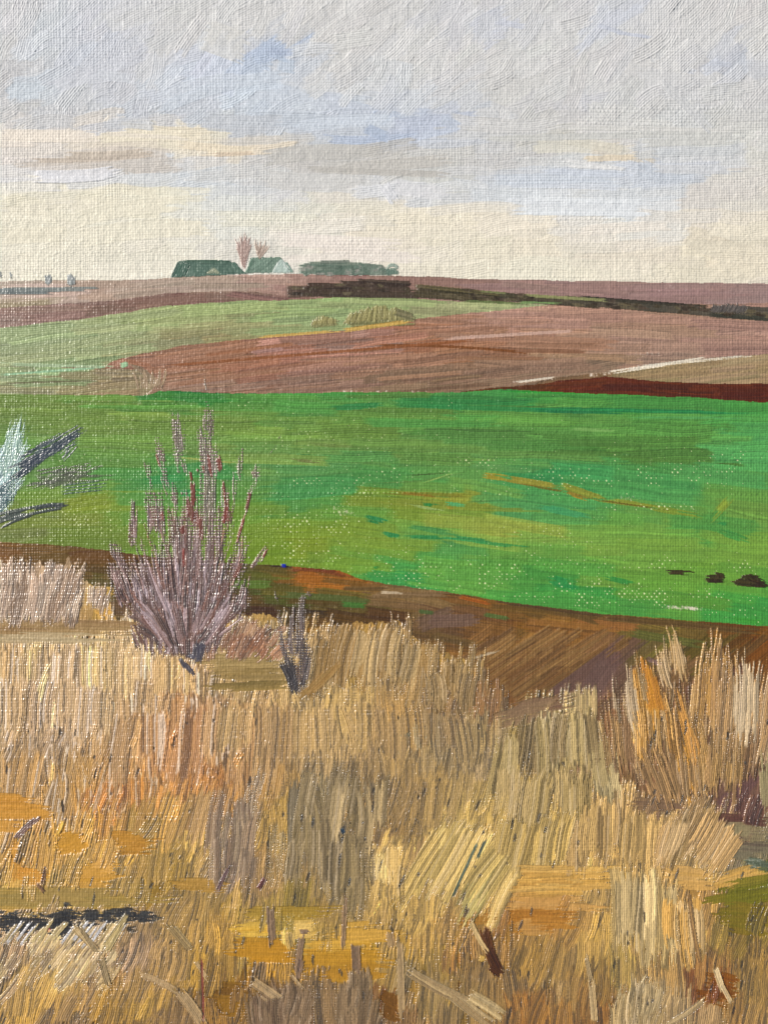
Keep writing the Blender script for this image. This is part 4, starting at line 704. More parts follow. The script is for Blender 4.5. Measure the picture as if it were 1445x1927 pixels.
comb(960,1110,[(960,1440),(1110,1450)],(90,150),(24,40),[(186,158,104),(170,144,90)],lean=6,step=15,soft=.12,own=owner('tus_e'))
thing('tus_w','grass_tussock','broad brown reed bank filling the right edge behind the orange tufts','grass tussock')
comb(1150,1480,[(1150,1300),(1250,1270),(1350,1290),(1480,1270)],(150,230),(26,46),[(150,118,76),(166,130,82),(136,104,70)],lean=3,fan=6,step=13,dry=.47,up=True,own=owner('tus_w'))
thing('tus_f','grass_tussock','tall orange reed tuft leaning left over the purple soil','grass tussock')
comb(1185,1300,[(1185,1240),(1215,1212),(1250,1300),(1300,1290)],(170,250),(20,34),[(204,146,58),(186,134,66),(196,152,88)],lean=-10,fan=-4,step=13,dry=.44,up=True,own=owner('tus_f'))
for i in range(6): S((1222+i*5,1340,1205+i*5,1230+i*7),7,(205,140,42),owner('tus_f'),c2=(180,120,50),thick=2.4,dry=.4)
thing('tus_g','grass_tussock','thin whitish reed tuft standing against the olive band','grass tussock')
comb(1158,1192,[(1158,1250),(1192,1212)],(110,160),(14,24),[(190,165,130),(170,142,100)],lean=-6,step=10,dry=.54,up=True,own=owner('tus_g'))
thing('tus_g2','grass_tussock','feathery straw-tipped reed tuft reaching into the green-brown band','grass tussock')
comb(1234,1282,[(1234,1190),(1255,1172),(1282,1205)],(90,140),(18,28),[(196,164,118),(176,142,92)],lean=-10,step=10,dry=.48,up=True,own=owner('tus_g2'))
thing('tus_h','grass_tussock','bright orange-straw reed tuft with a square top near the right edge','grass tussock')
comb(1326,1372,[(1326,1200),(1345,1178),(1372,1192)],(150,220),(20,32),[(196,146,70),(178,134,72),(204,158,92),(166,126,74)],lean=3,step=9,dry=.40,up=True,own=owner('tus_h'))
thing('tus_i','grass_tussock','rounded buff reed clump at the right edge beside the bright orange-straw tuft','grass tussock')
comb(1366,1480,[(1366,1230),(1400,1205),(1440,1228),(1480,1240)],(150,220),(22,36),[(194,154,100),(180,140,86),(204,178,138)],lean=6,fan=6,step=13,dry=.42,up=True,own=owner('tus_i'))
thing('tus_j','grass_tussock','dull brown reed bed standing on the purple soil below the orange tufts','grass tussock')
comb(1190,1400,[(1190,1400),(1400,1390)],(90,140),(22,40),[(186,146,88),(166,130,84),(150,116,76)],lean=-8,fan=14,step=17,dry=.46,soft=.1,up=True,own=owner('tus_j'))
thing('tus_k','grass_tussock','buff grass tussock in front of the dark purple pool-shaped soil','grass tussock')
comb(1085,1245,[(1085,1530),(1130,1500),(1165,1482),(1190,1520),(1245,1532)],(90,135),(22,38),[(212,172,106),(196,160,98),(180,146,92)],lean=2,step=10,own=owner('tus_k'))
thing('tus_l','grass_tussock','leaning fan of pale straw above the ochre bank at right','grass tussock')
comb(1255,1400,[(1255,1545),(1300,1525),(1350,1530),(1400,1560)],(80,120),(24,38),[(194,156,102),(180,146,92),(206,172,122)],lean=24,fan=8,step=10,own=owner('tus_l'))
thing('tus_m','grass_tussock','bright yellow straw sheaf leaning right with a blue-green streak','grass tussock')
comb(830,985,[(830,1560),(870,1522),(900,1545),(930,1570),(985,1600)],(130,190),(24,40),[(212,178,104),(198,168,98),(222,188,116),(180,162,98)],lean=30,step=11,own=owner('tus_m'))
comb(960,1090,[(960,1540),(1090,1530)],(80,110),(24,38),[(200,166,94),(186,156,92)],lean=10,step=13,own=owner('tus_m'))
S((845,1700,900,1580),5,(70,85,75),owner('tus_m'),thick=2.2,cover=1.,dry=.25); S((895,1620,915,1575),6,(75,88,78),owner('tus_m'),thick=2.2,dry=.3)
thing('tus_n','grass_tussock','short creamy yellow straw tuft left of the bright yellow sheaf','grass tussock')
comb(700,760,[(700,1612),(730,1598),(760,1610)],(60,90),(18,30),[(220,188,120),(208,172,104)],lean=6,step=9,own=owner('tus_n'))
tussock('tus_o','dark grey-brown dry stalks in the middle of the straw',540,700,1470,1660,34,(80,140),(20,40),[(140,120,84),(150,128,86),(122,104,74),(172,148,106)],4,2,thick=(1.6,2.8))
tussock('tus_p','mauve-grey stalks left of the middle of the straw',415,492,1480,1650,16,(90,150),(14,26),[(150,122,90),(164,138,104),(134,106,78)],5,0,thick=(1.6,2.8))
thing('tus_q','grass_tussock','tall pale straw tuft hanging over the olive ground at lower right','grass tussock')
comb(1160,1275,[(1160,1640),(1220,1625),(1275,1650)],(140,220),(22,38),[(194,164,106),(180,150,92),(206,178,124)],lean=-1,step=12,own=owner('tus_q'))
comb(1265,1310,[(1265,1690),(1310,1690)],(100,150),(18,30),[(206,172,118),(214,164,84)],lean=-3,step=11,own=owner('tus_q'))
tussock('tus_r','slanting cream straw over the black ditch at lower left',20,240,1740,1840,80,(50,95),(8,15),[(210, 178, 120), (194, 157, 94), (225, 197, 144), (176, 144, 102)],36,0,thick=(1.8,3.))
tussock('tus_s','grey-brown pointed tuft in the middle of the bottom edge',640,700,1850,1935,26,(60,110),(16,34),[(132,108,78),(118,94,66),(150,122,88)],4,10,thick=(1.8,3.),name='grass_tussock')
tussock('tus_t','mauve-brown pointed tufts left of the middle at the bottom edge',490,580,1870,1950,30,(60,110),(18,36),[(122,98,72),(112,88,66),(140,114,84)],4,12,thick=(1.8,3.))
tussock('tus_u','pale beige tuft at the bottom edge right of the long fallen stalk',1160,1240,1860,1940,46,(50,90),(9,17),[(186, 161, 116), (169, 142, 95), (201, 178, 135)],8,8,thick=(1.8,3.))
S((1435,1400,1440,1540),20,(170,158,112),thing('tus_v','grass_tussock','pale yellow-green upright blade cut by the right edge','grass tussock'),c2=(150,136,96),thick=1.8,dry=.3,rag=.4,soft=.2,bp=3.5,gdep=.85)
for j in range(16):
    y = rng.uniform(1632,1688); x = rng.uniform(950,1010); S((x,y,x+rng.uniform(90,150),y-rng.uniform(-3,5)),rng.uniform(9,16),[(212,168,90),(202,156,76),(196,148,70)][rng.integers(3)],owner('straw_ground'),thick=2.,rag=.25,wet=.15,jit=.07,bp=3.6,gdep=.85)
for j in range(12):
    y = rng.uniform(1700,1750); x = rng.uniform(935,1000); S((x,y,x+rng.uniform(60,120),y-rng.uniform(-4,6)),rng.uniform(12,22),[(176,120,44),(164,108,36),(188,140,74)][rng.integers(3)],owner('straw_ground'),thick=1.2,rag=.3,wet=.2,soft=.2)
for i in range(150):
    x = rng.uniform(-60,1480); y = rng.uniform(1330,1920); L = rng.uniform(10,34); c = STR_G(np.array([x]),np.array([y]))[0]*.42
    a = math.radians(90-straw_ang(x,y)+rng.normal(0,6)); stroke(x,y,x-math.sin(a)*L,y+math.cos(a)*L,rng.uniform(2.6,5),c,owner('dry_grass'),thick=.6,dry=.1,cover=1.1,rag=.2,lens=.7)
# ---- ditch
di = owner('ditch')
for i in range(130):
    x = rng.uniform(-60, 290); y = 1735 - (x-60)*.055 + rng.normal(0, 9)*(1.2 if x < 160 else .75)
    S((x-rng.uniform(8,22),y+rng.uniform(-2,4),x+rng.uniform(8,22),y+rng.uniform(-4,2)),rng.uniform(6,13),(38,36,38),di,c2=(66,66,64),thick=1.2,dry=.5,kw=.8,rag=.35,jit=.12)
for p,w in [((20,1742,90,1734),22),((84,1742,152,1730),44),((140,1722,215,1720),20),((222,1708,268,1724),16),((100,1748,140,1750),14),((-60,1736,40,1732),24)]: S(p,w,(34,32,34),di,c2=(58,58,58),thick=1.2,dry=.25,rag=.3,lens=.4)
S((88,1744,96,1752),7,(150,30,25),di,thick=1.2,cover=1.4)
flecks(0,1712,300,1714,90,(2,6),2.5,own='ditch',col=(178,160,138),cover=1.1); flecks(130,1722,300,1728,70,(2,5),5,own='ditch',col=(178,160,138),cover=1.); flecks(90,1756,140,1758,18,(2,5),2,own='ditch',col=(178,160,138))
for i in range(24):
    x=20+i*9+rng.uniform(-4,4); S((x-18,1775+rng.uniform(-5,14),x+16,1730+rng.uniform(-8,8)),rng.uniform(3,7),[(205,180,120),(200,196,196),(185,160,110)][rng.integers(3)],owner('tus_r'),thick=2.4,dry=.4)

# ---- big leafless shrub
sh = thing('big_shrub','leafless_shrub','large leafless purple-brown shrub with rusty red leaves in front of the green field','shrub')
tw = part('shrub_twigs','big_shrub','twigs'); rl = part('shrub_leaves','big_shrub','leaves','rusty red leaves'); ba = part('shrub_base','big_shrub','base','dark woody base')
MC = [(112,84,76),(146,118,112),(88,62,50),(172,150,152),(70,48,36),(116,72,52)]  # the palest mauve is a glint painted on the twigs
MD = [(138,120,108),(160,144,134),(112,86,76),(112,104,84)]
base = (352,1235)
def twig(xt, yt, x0=None, y0=None, w=6, cols=MC, n=1, dry=.45, own=None, jx=4, **k):
    for _ in range(n):
        a = base[0]+rng.uniform(-14,22) if x0 is None else x0+rng.uniform(-jx,jx); b_ = base[1]-rng.uniform(0,20) if y0 is None else y0+rng.uniform(-8,8)
        S((a,b_,xt+rng.uniform(-jx,jx),yt+rng.uniform(-6,10)),w*rng.uniform(.7,1.25),cols[rng.integers(len(cols))],tw if own is None else own,thick=rng.uniform(1.2,2.2),kw=.6,dry=dry+rng.uniform(.0,.13),bend=rng.uniform(-5,5),rag=.35,jit=.14,bp=3.4,gdep=.8,c2=cols[rng.integers(len(cols))],**k)
LAV = [C255((204,188,196)), C255((62,42,32)), C255((124,84,68))]  # lavender hairs: glints put into the shrub's colour
for i in range(96):       # the dense fan, laid as broad bundles of hairs, nearly upright
    t = rng.random(); xt = 214+262*t; yt = 965+110*abs(t-.46)*2+rng.uniform(-25,120); yb = min(yt+rng.uniform(100,200), 1232-abs(t-.54)*190+rng.uniform(-10,10))
    if yb-yt < 40: continue
    xb = xt+(352-xt)*(yb-yt)/(1340-yt)*.68
    c = MC[rng.integers(len(MC))]
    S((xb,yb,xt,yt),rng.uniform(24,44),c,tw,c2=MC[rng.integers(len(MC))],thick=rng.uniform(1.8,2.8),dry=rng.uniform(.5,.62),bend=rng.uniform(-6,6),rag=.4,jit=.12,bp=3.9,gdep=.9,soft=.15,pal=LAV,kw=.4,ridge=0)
for i in range(16):
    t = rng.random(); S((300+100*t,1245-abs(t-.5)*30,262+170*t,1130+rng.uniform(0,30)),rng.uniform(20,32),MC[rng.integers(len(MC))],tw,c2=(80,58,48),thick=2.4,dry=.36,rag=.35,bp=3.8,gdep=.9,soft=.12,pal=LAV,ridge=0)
for (xt,yt,x0,y0,w,n) in [(333,772,340,860,11,6),(330,800,345,900,8,5),(340,850,350,900,5,3),(387,705,389,745,3,2),(388,742,392,830,8,6),(380,800,396,905,15,9),(398,820,392,1010,14,10),(405,840,402,900,12,5),(388,860,393,960,9,5),(292,818,306,880,8,5),(300,850,322,930,7,4),
    (272,862,284,912,6,3),(278,895,300,960,10,7),(282,920,290,1000,13,8),(288,900,285,1030,9,5),(253,938,252,1010,8,5),(255,960,248,1040,8,5),(300,920,306,1010,9,5),(325,905,332,960,8,4),(322,925,325,1040,11,6),(345,915,348,1040,11,6),(372,940,372,1060,11,6),
    (455,835,452,905,6,3),(485,862,480,905,8,5),(478,905,462,960,5,3),(422,900,424,960,6,4),(430,920,425,1010,8,5),(412,950,410,1060,9,6),(402,960,398,1100,11,7),(210,1012,228,1060,11,6),(204,1050,225,1110,11,6),(222,1020,240,1090,10,5),(500,1015,490,1060,5,3),(505,1025,470,1075,6,3),
    (470,1010,440,1090,8,5),(455,1000,430,1110,8,5),(440,1040,410,1150,10,7),(520,830,505,850,3,1),(533,805,520,835,3,1),(445,870,440,960,4,2),(495,870,478,930,3,2)]:
    twig(xt,yt,x0,y0,w*(1.6 if w >= 8 else 1),n=(n+2)//2 if w >= 8 else n,cols=MD if yt<900 else MC,dry=.68 if yt<900 else .62)
for (xa,ya,xb,yb,w) in [(358,884,362,908,5),(372,880,374,892,4),(382,872,384,890,4),(410,855,416,890,10),(392,850,398,900,6),(355,930,362,990,13),(366,955,372,1000,13),(340,985,350,1010,12),(303,960,306,985,9),(362,900,366,960,9),(420,900,425,955,5),(428,945,422,990,9),(474,918,460,975,6),(462,965,445,1025,6),(345,1025,348,1075,6),(378,960,380,1030,9),(504,1030,492,1055,5),(293,850,302,880,4),(455,1060,440,1090,8),(400,1150,395,1200,12)]:
    S((xa,ya,xb,yb),w,[(140,48,28),(124,56,32),(110,58,38)][rng.integers(3)],rl,c2=(120,52,30),thick=2.,dry=.16,cover=1.2,lens=.4,rag=.2)
for (xa,ya,xb,yb,w) in [(380,1190,366,1245,16),(385,1205,372,1250,12),(345,1245,365,1268,9),(360,1262,368,1272,6),(338,1235,350,1258,8),(372,1240,350,1230,8)]:
    S((xa,ya,xb,yb),w,(50,42,48),ba,c2=(82,76,86),thick=2.2,dry=.28)
for i in range(10): twig(240+i*10+rng.uniform(-3,3),1165+i*2,265+i*5,1225+i*1.6,8,dry=.35)
for i in range(36):     # long upright hairs running through the whole fan
    t = rng.random(); xt = 215+280*t; yt = 900+170*abs(t-.48)**1.1*1.4+rng.uniform(-20,110); yb = yt+rng.uniform(90,190); xb = xt+(352-xt)*(yb-yt)/(1250-yt)
    if yb > 1235: continue
    twig(xt, yt, xb, yb, 7, dry=.6, jx=2)
for i in range(60):
    t = rng.random(); xt = 225+250*t; yt = 1130+rng.uniform(-20,30); xb = xt+(352-xt)*.62; yb = 1205-abs(t-.5)*30+rng.uniform(0,24)
    twig(xt, yt, xb, yb, 12, dry=.42, jx=2)
# ---- small dark shrub
s2 = thing('small_shrub','leafless_shrub','small dark leafless shrub with a black pointed foot, right of the large one','shrub')
st_ = part('small_stem','small_shrub','stem'); tg = part('small_twigs','small_shrub','twigs')
DK = [(72,54,44),(98,80,70),(54,42,36),(120,104,98)]
for (xt,yt,x0,y0,w,n) in [(518,1095,526,1140,7,4),(524,1130,530,1180,10,3),(528,1170,534,1240,12,8),(556,1130,552,1200,11,6),(572,1110,566,1200,13,6),(584,1105,582,1130,9,4),(565,1150,560,1240,16,10),(578,1180,568,1290,12,9),(548,1160,548,1230,12,6),(585,1205,566,1300,8,7),(536,1190,545,1260,14,7),(552,1225,556,1300,16,9)]:
    twig(xt,yt,x0,y0,w*.8,n=max(2,int(n*.6)),cols=DK,dry=.58,own=tg,jx=3)
for p,w in [((530,1240,552,1310),13),((542,1236,560,1312),11),((526,1248,545,1295),7),((536,1250,558,1308),10)]: S(p,w,(36,28,26),st_,c2=(70,60,52),thick=2.4,dry=.12,taper=.6,bend=-3)
# ---- dark post, fallen stalks
def stalk(key, nm, lab, cat, segs, col, c2, thick=3., group=None):
    o = thing(key, nm, lab, cat, group)
    for p, w, bd in segs: S(p, w, col, o, c2=c2, thick=thick, dry=.16, bend=bd, rag=.14, jit=.08, bp=3)
    return o
o = stalk('post','stake','dark brown stake leaning left at lower right of the middle','stake',[((908,1738,940,1838),20,3),((915,1780,945,1835),16,0),((918,1815,946,1836),14,0)],(84,46,14),(56,28,8),2.6)
S((884,1728,920,1795),9,(206,176,122),part('post_edge','post','pale_edge'),thick=3,bend=3); S((898,1800,914,1806),12,(205,165,85),owner('post_edge'),thick=2.6)
G = 'pale broken stalks lying in the straw'
stalk('st1','stalk','long curved pale stalk bending down to the bottom edge at left','stalk',[((258,1830,345,1872),13,-4),((335,1862,385,1935),22,-4)],(190,160,112),(160,128,84),3,G)
stalk('st2','stalk','Y-shaped pale stalk under the black ditch, its left arm and foot','stalk',[((135,1738,186,1790),14,0),((150,1740,188,1800),8,0),((190,1795,206,1860),13,0)],(192,164,112),(160,132,84),3,G)
stalk('st3','stalk','right arm of the Y-shaped stalks, pale yellow, slanting up to the ditch','stalk',[((192,1790,245,1715),12,0),((200,1795,235,1735),8,0)],(196,172,112),(164,140,84),2.8,G)
stalk('st4','stalk','olive-buff stalk slanting down right of the ditch','stalk',[((312,1735,362,1790),14,0),((325,1735,365,1785),7,0)],(176,148,92),(140,112,64),2.8,G)
stalk('st5','stalk','short pale stalk below the olive-buff one','stalk',[((366,1805,396,1848),8,0)],(190,158,108),None,2.6,G)
stalk('st6','stalk','long flat pale stalk lying across the bottom right of the middle','stalk',[((760,1820,870,1880),20,4),((840,1862,930,1930),22,2),((775,1826,930,1905),9,0)],(180,154,108),(150,122,78),2.8,G)
stalk('st7','stalk','short cream stalk beside the end of the long flat one','stalk',[((880,1870,950,1915),24,-3),((885,1868,950,1905),8,0)],(206,180,130),(176,148,96),3,G)
stalk('st8','stalk','upright thin pale stalk right of the middle at the bottom','stalk',[((752,1750,756,1930),13,0)],(182,154,108),(150,120,76),2.6,G)
stalk('st9','stalk','grey-brown upright stalk with a knobbed top left of the middle','stalk',[((570,1752,560,1845),13,2),((560,1752,585,1752),8,0),((568,1800,562,1838),12,0)],(150,118,86),(104,76,56),2.8,G)
stalk('st10','stalk','short pointed mauve-brown stalk between the grey-brown one and the middle','stalk',[((668,1770,672,1835),17,0)],(136,106,78),(112,84,60),2.6,G)
stalk('st11','stalk','narrow pale upright stalk tapering to a point over the ochre bank','stalk',[((645,1790,650,1678),9,0)],(178,140,98),(150,116,76),2.4,G)
stalk('st12','stalk','pale curved stalk at the bottom edge left of the red-brown patch','stalk',[((1255,1925,1330,1875),12,3),((1250,1928,1300,1900),8,0)],(196,172,126),(166,138,92),2.8,G)
stalk('st13','stalk','cream broken stalk on the red-brown patch at lower right','stalk',[((1344,1818,1360,1868),12,0),((1355,1850,1380,1895),9,0)],(214,192,150),(180,150,100),2.8,G)
stalk('st14','stalk','cream crooked stalk rising left of the tall pale tuft','stalk',[((1118,1925,1112,1840),13,0),((1112,1850,1100,1790),9,0)],(208,180,132),(176,146,96),2.8,G)
stalk('st15','stalk','long thin brown-tipped stalk crossing the tall pale tuft','stalk',[((1318,1815,1295,1670),8,-4)],(150,112,58),(120,84,40),2.6,G)
stalk('st16','stalk','pale broad stalk end at the bottom edge under the mauve-brown tufts','stalk',[((470,1842,530,1882),20,0),((545,1830,575,1865),7,0),((488,1872,506,1884),6,0)],(190,160,112),(150,120,80),2.8,G)
stalk('st17','stalk','thin dark mauve twig in the ochre at far left','stalk',[((28,1582,78,1534),11,-3)],(120,90,80),(98,70,64),2.2,G)
stalk('st18','stalk','thin dark mauve twig left of the dark red one','stalk',[((408,1682,436,1624),7,-2)],(118,84,80),None,2.4,G)
stalk('st19','stalk','short dark red twig in the straw left of the middle','stalk',[((484,1675,500,1650),9,0)],(100,38,24),(70,26,18),2.6,G)
stalk('st20','stalk','stubby upright light twig over the ochre patch near the left edge','stalk',[((80,1665,88,1628),7,0),((68,1660,88,1682),7,0)],(150,110,60),(96,60,30),2.4,G)
stalk('st21','stalk','tall narrow mauve-brown stalk beside the ochre bank left of the middle','stalk',[((508,1700,514,1786),15,0)],(142,112,84),(110,84,62),2.2,G)
stalk('st22','stalk','short blunt buff stalk pair left of the upright thin pale stalk','stalk',[((732,1750,738,1785),16,0)],(176,142,92),(140,108,66),2.4,G)
S((642,1556,648,1570),7,(40,60,80),owner('tus_o'),thick=1.5,cover=1.2); S((380,1800,384,1930),4,(120,40,16),owner('st1'),thick=1.)
flecks(426,1322,430,1345,16,(2,5),1.5,own='straw_ground',col=(220,208,190)); flecks(905,1410,935,1412,20,(3,7),5,own='straw_ground',col=(205,182,155)); flecks(168,1598,245,1600,30,(2,6),1.8,own='straw_ground',col=(205,185,165))
flecks(540,1726,590,1712,34,(2,6),3,own='straw_ground',col=(190,178,150)); flecks(440,1530,442,1531,1,own='straw_ground'); flecks(860,1838,905,1842,26,(2,6),3,own='straw_ground',col=(190,170,140)); flecks(762,1382,800,1390,18,(3,8),4,own='straw_ground',col=(120,130,120))
flecks(50,1500,110,1490,26,(3,7),3,own='straw_ground',col=(196,176,160)); flecks(1395,1625,1440,1622,16,(3,7),3,own='straw_ground',col=(190,195,185)); flecks(480,1915,500,1918,10,own='straw_ground',col=(200,190,170)); flecks(540,1900,575,1912,14,own='straw_ground',col=(190,175,150))

def height_map():
    amp = (.35+1.0*vnoise(XX, YY, 90, 60, 73)+.35*vnoise(XX, YY, 20, 26, 75))*1.15*np.exp(-np.clip(T, 0, 9)/1.7)
    grain = (.35+.12*np.clip(T, 0, 3))*(vnoise(XX, YY, 3.1, 3.1, 71)-.5)+.35*(vnoise(XX, YY, 6, 6, 74)-.5)+.8*(vnoise(XX, YY, 14, 14, 72)-.5)
    return (WV*amp + T*1.2 + grain).astype(np.float32)

# ================================================================ BUILD THE MESHES
HM = height_map()
_lx2 = (XX-W0/2)*PX; _lz2 = -(YY-H0/2)*PX; _lh = HM*PX
WX = _lx2.astype(np.float32); WY = (CEN[1]+_lz2*E_UP[1]+_lh*E_N[1]).astype(np.float32); WZ = (CEN[2]+_lz2*E_UP[2]+_lh*E_N[2]).astype(np.float32)
LINC = np.where(COL <= .04045, COL/12.92, ((np.clip(COL, .04, 1)+.055)/1.055)**2.4).astype(np.float32)
LINC = np.clip(LINC, .006, .92)

def paint_material(name, rough, spec, coat, grain=.12):
    m = bpy.data.materials.new(name); m.use_nodes = True; t = m.node_tree; t.nodes.clear()
    out = t.nodes.new('ShaderNodeOutputMaterial'); p = t.nodes.new('ShaderNodeBsdfPrincipled')
    at = t.nodes.new('ShaderNodeAttribute'); at.attribute_name = 'pigment'
    tc = t.nodes.new('ShaderNodeTexCoord'); nz = t.nodes.new('ShaderNodeTexNoise'); nz.inputs['Scale'].default_value = 420; nz.inputs['Detail'].default_value = 3
    mr = t.nodes.new('ShaderNodeMapRange'); mr.inputs['To Min'].default_value = 1-grain; mr.inputs['To Max'].default_value = 1+grain
    mx = t.nodes.new('ShaderNodeVectorMath'); mx.operation = 'SCALE'
    n2 = t.nodes.new('ShaderNodeTexNoise'); n2.inputs['Scale'].default_value = 60; n2.inputs['Detail'].default_value = 4
    r2 = t.nodes.new('ShaderNodeMapRange'); r2.inputs['To Min'].default_value = rough-.10; r2.inputs['To Max'].default_value = rough+.12
    L = t.links.new
    L(tc.outputs['Object'], nz.inputs['Vector']); L(tc.outputs['Object'], n2.inputs['Vector'])
    L(nz.outputs['Fac'], mr.inputs['Value']); L(at.outputs['Color'], mx.inputs[0]); L(mr.outputs[0], mx.inputs['Scale'])
    L(mx.outputs[0], p.inputs['Base Color']); L(n2.outputs['Fac'], r2.inputs['Value']); L(r2.outputs[0], p.inputs['Roughness'])
    p.inputs['Specular IOR Level'].default_value = spec; p.inputs['Coat Weight'].default_value = coat; p.inputs['Coat Roughness'].default_value = .33
    L(p.outputs[0], out.inputs[0]); return m
M_MATTE = paint_material('oil_paint_matte', .52, .35, 0.0, .05)
M_SATIN = paint_material('oil_paint_satin', .38, .5, .25, .08)
M_GLOSS = paint_material('oil_paint_glossy', .34, 1., 1., .08)

QO = OWN[:-1, :-1]
def grid_mesh(ids, name, mat, parent=None, skirt=True, origin=None):
    m = np.isin(QO, ids)
    ys, xs = np.nonzero(m)
    if len(ys) == 0: return None
    a = ys*NX+xs
    quads = np.stack([a, a+NX, a+NX+1, a+1], 1)
    used, inv = np.unique(quads, return_inverse=True); quads = inv.reshape(quads.shape)
    co = np.stack([WX.ravel()[used], WY.ravel()[used], WZ.ravel()[used]], 1)
    cl = LINC.reshape(-1, 3)[used]
    if skirt:
        n = len(used)
        e = np.concatenate([quads[:, [0, 1]], quads[:, [1, 2]], quads[:, [2, 3]], quads[:, [3, 0]]])
        key = np.minimum(e[:, 0], e[:, 1]).astype(np.int64)*n+np.maximum(e[:, 0], e[:, 1])
        u, idx, cnt = np.unique(key, return_index=True, return_counts=True)
        be_ = e[idx[cnt == 1]]
        bv = np.unique(be_); mp = np.full(n, -1); mp[bv] = np.arange(len(bv))+n
        back = (co[bv]-E_N*.006).astype(np.float32)
        co = np.concatenate([co, back]); cl = np.concatenate([cl, cl[bv]])
        quads = np.concatenate([quads, np.stack([be_[:, 1], be_[:, 0], mp[be_[:, 0]], mp[be_[:, 1]]], 1)])
    org = np.array(((co[:, 0].min()+co[:, 0].max())/2, co[co[:, 2].argmin(), 1], co[:, 2].min()), np.float32)
    loc_par = np.array(parent.location, np.float32) if parent is not None else 0
    if parent is not None: org = np.array(parent['_o'], np.float32)
    me = bpy.data.meshes.new(name)
    me.vertices.add(len(co)); me.vertices.foreach_set('co', (co-org).astype(np.float32).ravel())
    me.loops.add(len(quads)*4); me.loops.foreach_set('vertex_index', quads.astype(np.int32).ravel())
    me.polygons.add(len(quads)); me.polygons.foreach_set('loop_start', np.arange(0, len(quads)*4, 4, dtype=np.int32))
    me.polygons.foreach_set('use_smooth', np.ones(len(quads), bool))
    me.update(calc_edges=True)
    ca = me.color_attributes.new('pigment', 'FLOAT_COLOR', 'POINT')
    ca.data.foreach_set('color', np.concatenate([cl, np.ones((len(cl), 1), np.float32)], 1).astype(np.float32).ravel())
    me.materials.append(mat)
    o = bpy.data.objects.new(name, me); scene.collection.objects.link(o)
    if parent is not None: o.parent = parent
    else: o.location = org
    return o

STRUCT = {'sky': 'sky', 'hill': 'hill', 'ploughed_strip': 'ploughed_strip', 'meadow': 'meadow', 'olive_strip': 'field', 'ploughed_field': 'ploughed_field', 'far_field': 'field',
          'dark_soil_strip': 'soil_strip', 'stubble_wedge': 'stubble_field', 'green_field': 'green_field', 'bare_earth': 'earth', 'straw_ground': 'ground', 'field_edge': 'field_path', 'ditch': 'ditch'}
GLOSSY = ('big_shrub', 'small_shrub', 'pale_willow', 'dark_bough', 'olive_bough', 'black_bough', 'tus_a', 'tus_b', 'tus_h', 'tus_i', 'tus_p', 'tus_r')
for k in STRUCT:
    if k not in OWNERS: continue
    o = grid_mesh([OWNERS.index(k)], STRUCT[k], M_MATTE if k in ('sky',) else M_SATIN, skirt=False)
    o['kind'] = 'structure'
o = grid_mesh([OWNERS.index('dry_grass')], 'dry_grass', M_GLOSS, skirt=True)
o['kind'] = 'stuff'; o['label'] = 'mass of bristly golden and grey-brown dry grass covering the lower half'; o['category'] = 'grass'
LABEL['blue_dab'] = ('paint_dab', 'tiny bright ultramarine dab on the edge between green field and brown earth', 'paint dab', None)
tops = {}
for key, L in LABEL.items():
    if L[0].startswith('@') or key not in OWNERS: continue
    if key in STRUCT: continue
    kids = [k for k, v in LABEL.items() if v[0] == '@'+key]
    mat = M_GLOSS if key in GLOSSY or key.startswith('st') else M_SATIN
    if not kids:
        o = grid_mesh([OWNERS.index(key)], L[0], mat)
        if o is None: print('empty', key); continue
    else:
        ids = [OWNERS.index(k) for k in kids]+[OWNERS.index(key)]
        ys, xs = np.nonzero(np.isin(QO, ids))
        o = bpy.data.objects.new(L[0], None); scene.collection.objects.link(o); o.empty_display_size = .05
        _b = WZ[ys, xs].argmin(); org = (float(WX[ys, xs].mean()), float(WY[ys[_b], xs[_b]]), float(WZ[ys, xs].min())); o.location = org; o['_o'] = org
        if (QO == OWNERS.index(key)).any():
            grid_mesh([OWNERS.index(key)], {'post': 'shaft'}.get(key, 'body'), mat, parent=o)
        for k in kids:
            c = grid_mesh([OWNERS.index(k)], LABEL[k][1], mat, parent=o)
            if c is None: print('empty part', k); continue
            if LABEL[k][2]: c['label'] = LABEL[k][2]
        del o['_o']
    o['label'] = L[1]; o['category'] = L[2]
    if L[3]: o['group'] = L[3]

# ================================================================ CANVAS SUPPORT, WALL AND FLOOR
def simple_mat(name, col, rough, scale, amt, bump=.2):
    m = bpy.data.materials.new(name); m.use_nodes = True; t = m.node_tree; p = t.nodes['Principled BSDF']
    nz = t.nodes.new('ShaderNodeTexNoise'); nz.inputs['Scale'].default_value = scale; nz.inputs['Detail'].default_value = 6
    cr = t.nodes.new('ShaderNodeValToRGB'); cr.color_ramp.elements[0].color = [c*(1-amt) for c in col]+[1]; cr.color_ramp.elements[1].color = [min(1, c*(1+amt)) for c in col]+[1]
    bp_ = t.nodes.new('ShaderNodeBump'); bp_.inputs['Strength'].default_value = bump; bp_.inputs['Distance'].default_value = .005
    t.links.new(nz.outputs['Fac'], cr.inputs[0]); t.links.new(cr.outputs[0], p.inputs['Base Color']); t.links.new(nz.outputs['Fac'], bp_.inputs['Height'])
    t.links.new(bp_.outputs[0], p.inputs['Normal']); p.inputs['Roughness'].default_value = rough; return m
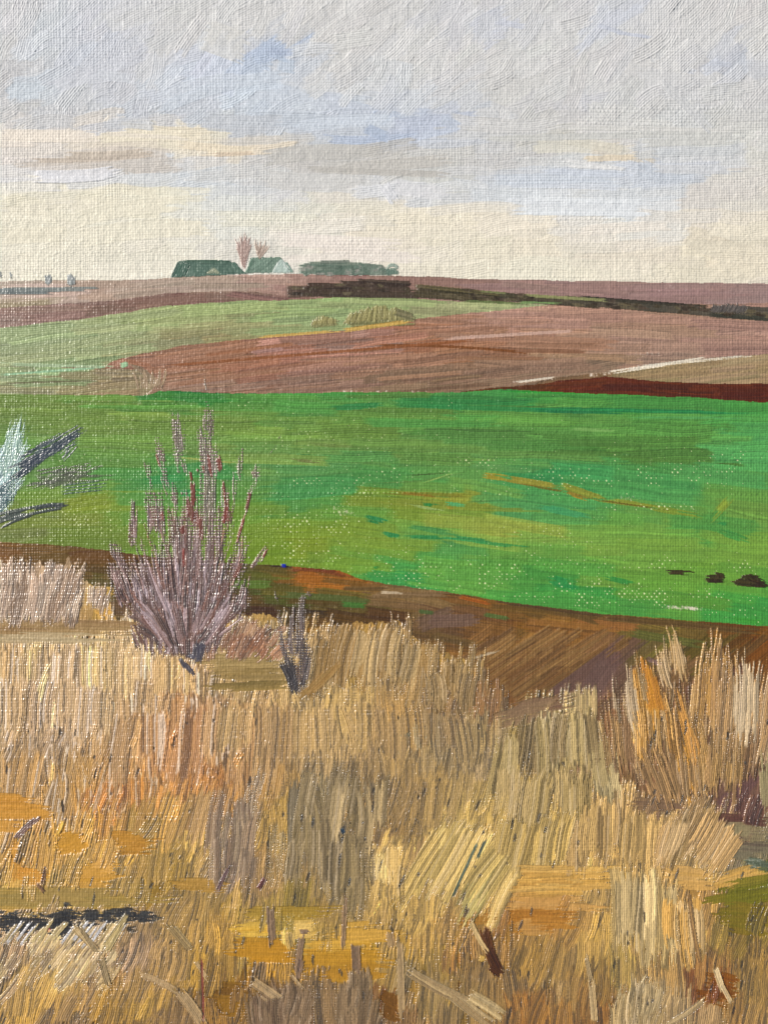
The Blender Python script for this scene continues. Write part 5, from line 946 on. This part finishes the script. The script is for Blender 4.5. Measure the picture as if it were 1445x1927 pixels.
def slab(name, x0, x1, y0, y1, z0, z1, mat, parent=None, bev=0.):
    me = bpy.data.meshes.new(name)
    v = [(x, y, z) for x in (x0, x1) for y in (y0, y1) for z in (z0, z1)]
    f = [(0, 1, 3, 2), (4, 6, 7, 5), (0, 4, 5, 1), (2, 3, 7, 6), (0, 2, 6, 4), (1, 5, 7, 3)]
    me.from_pydata(v, [], f); me.update(); me.materials.append(mat)
    o = bpy.data.objects.new(name, me); scene.collection.objects.link(o)
    if bev:
        md = o.modifiers.new('bevel', 'BEVEL'); md.width = bev; md.segments = 3
    if parent is not None: o.parent = parent
    return o
x0, x1 = float(_lx2.min()), float(_lx2.max()); z0, z1 = float(_lz2.min()), float(_lz2.max())
linen = simple_mat('primed_linen', (.62, .57, .46), .8, 300, .2, .4); pine = simple_mat('pine_bar', (.45, .30, .16), .6, 30, .25)
cv = bpy.data.objects.new('canvas', None); scene.collection.objects.link(cv); cv.location = CEN; cv.rotation_euler = (-LEAN_BACK, 0, 0)
cv['label'] = 'primed linen canvas on a wooden stretcher, carrying the painted landscape'; cv['category'] = 'canvas'
slab('linen', x0-.012, x1+.012, .010, .045, z0-.012, z1+.012, linen, cv, .008)
for a in ((x0, x0+.09, z0, z1), (x1-.09, x1, z0, z1), (x0+.092, x1-.092, z0, z0+.09), (x0+.092, x1-.092, z1-.09, z1)):
    slab('stretcher_bar', a[0], a[1], .046, .085, a[2], a[3], pine, cv, .003)
for sx in (-.7, .7):
    pr = slab('prop', sx-.035, sx+.035, -.035, .035, 0, 2.02, pine, None, .004)
    top = CEN+E_UP*.55-E_N*.12; d_ = np.array([0, .75, -top[2]]); ln = np.linalg.norm(d_)
    pr.location = (0, top[1]+.75, 0); pr.rotation_euler = (math.atan2(.75, top[2]), 0, 0); pr.scale = (1, 1, ln/2.02)
    pr['label'] = 'plain wooden prop behind the canvas, %s side' % ('left' if sx < 0 else 'right'); pr['category'] = 'prop'; pr['group'] = 'wooden props behind the canvas'
ped = slab('ledge', x0, x1, -.10, .09, z0-.08, z0-.014, pine, None, .004); ped.location = CEN; ped.rotation_euler = (-LEAN_BACK, 0, 0)
ped['label'] = 'wooden ledge under the bottom edge of the canvas'; ped['category'] = 'ledge'
fl = slab('ground', -60, 60, -60, 60, -.2, 0, simple_mat('paving', (.32, .31, .29), .85, 9, .15, .4)); fl['kind'] = 'structure'
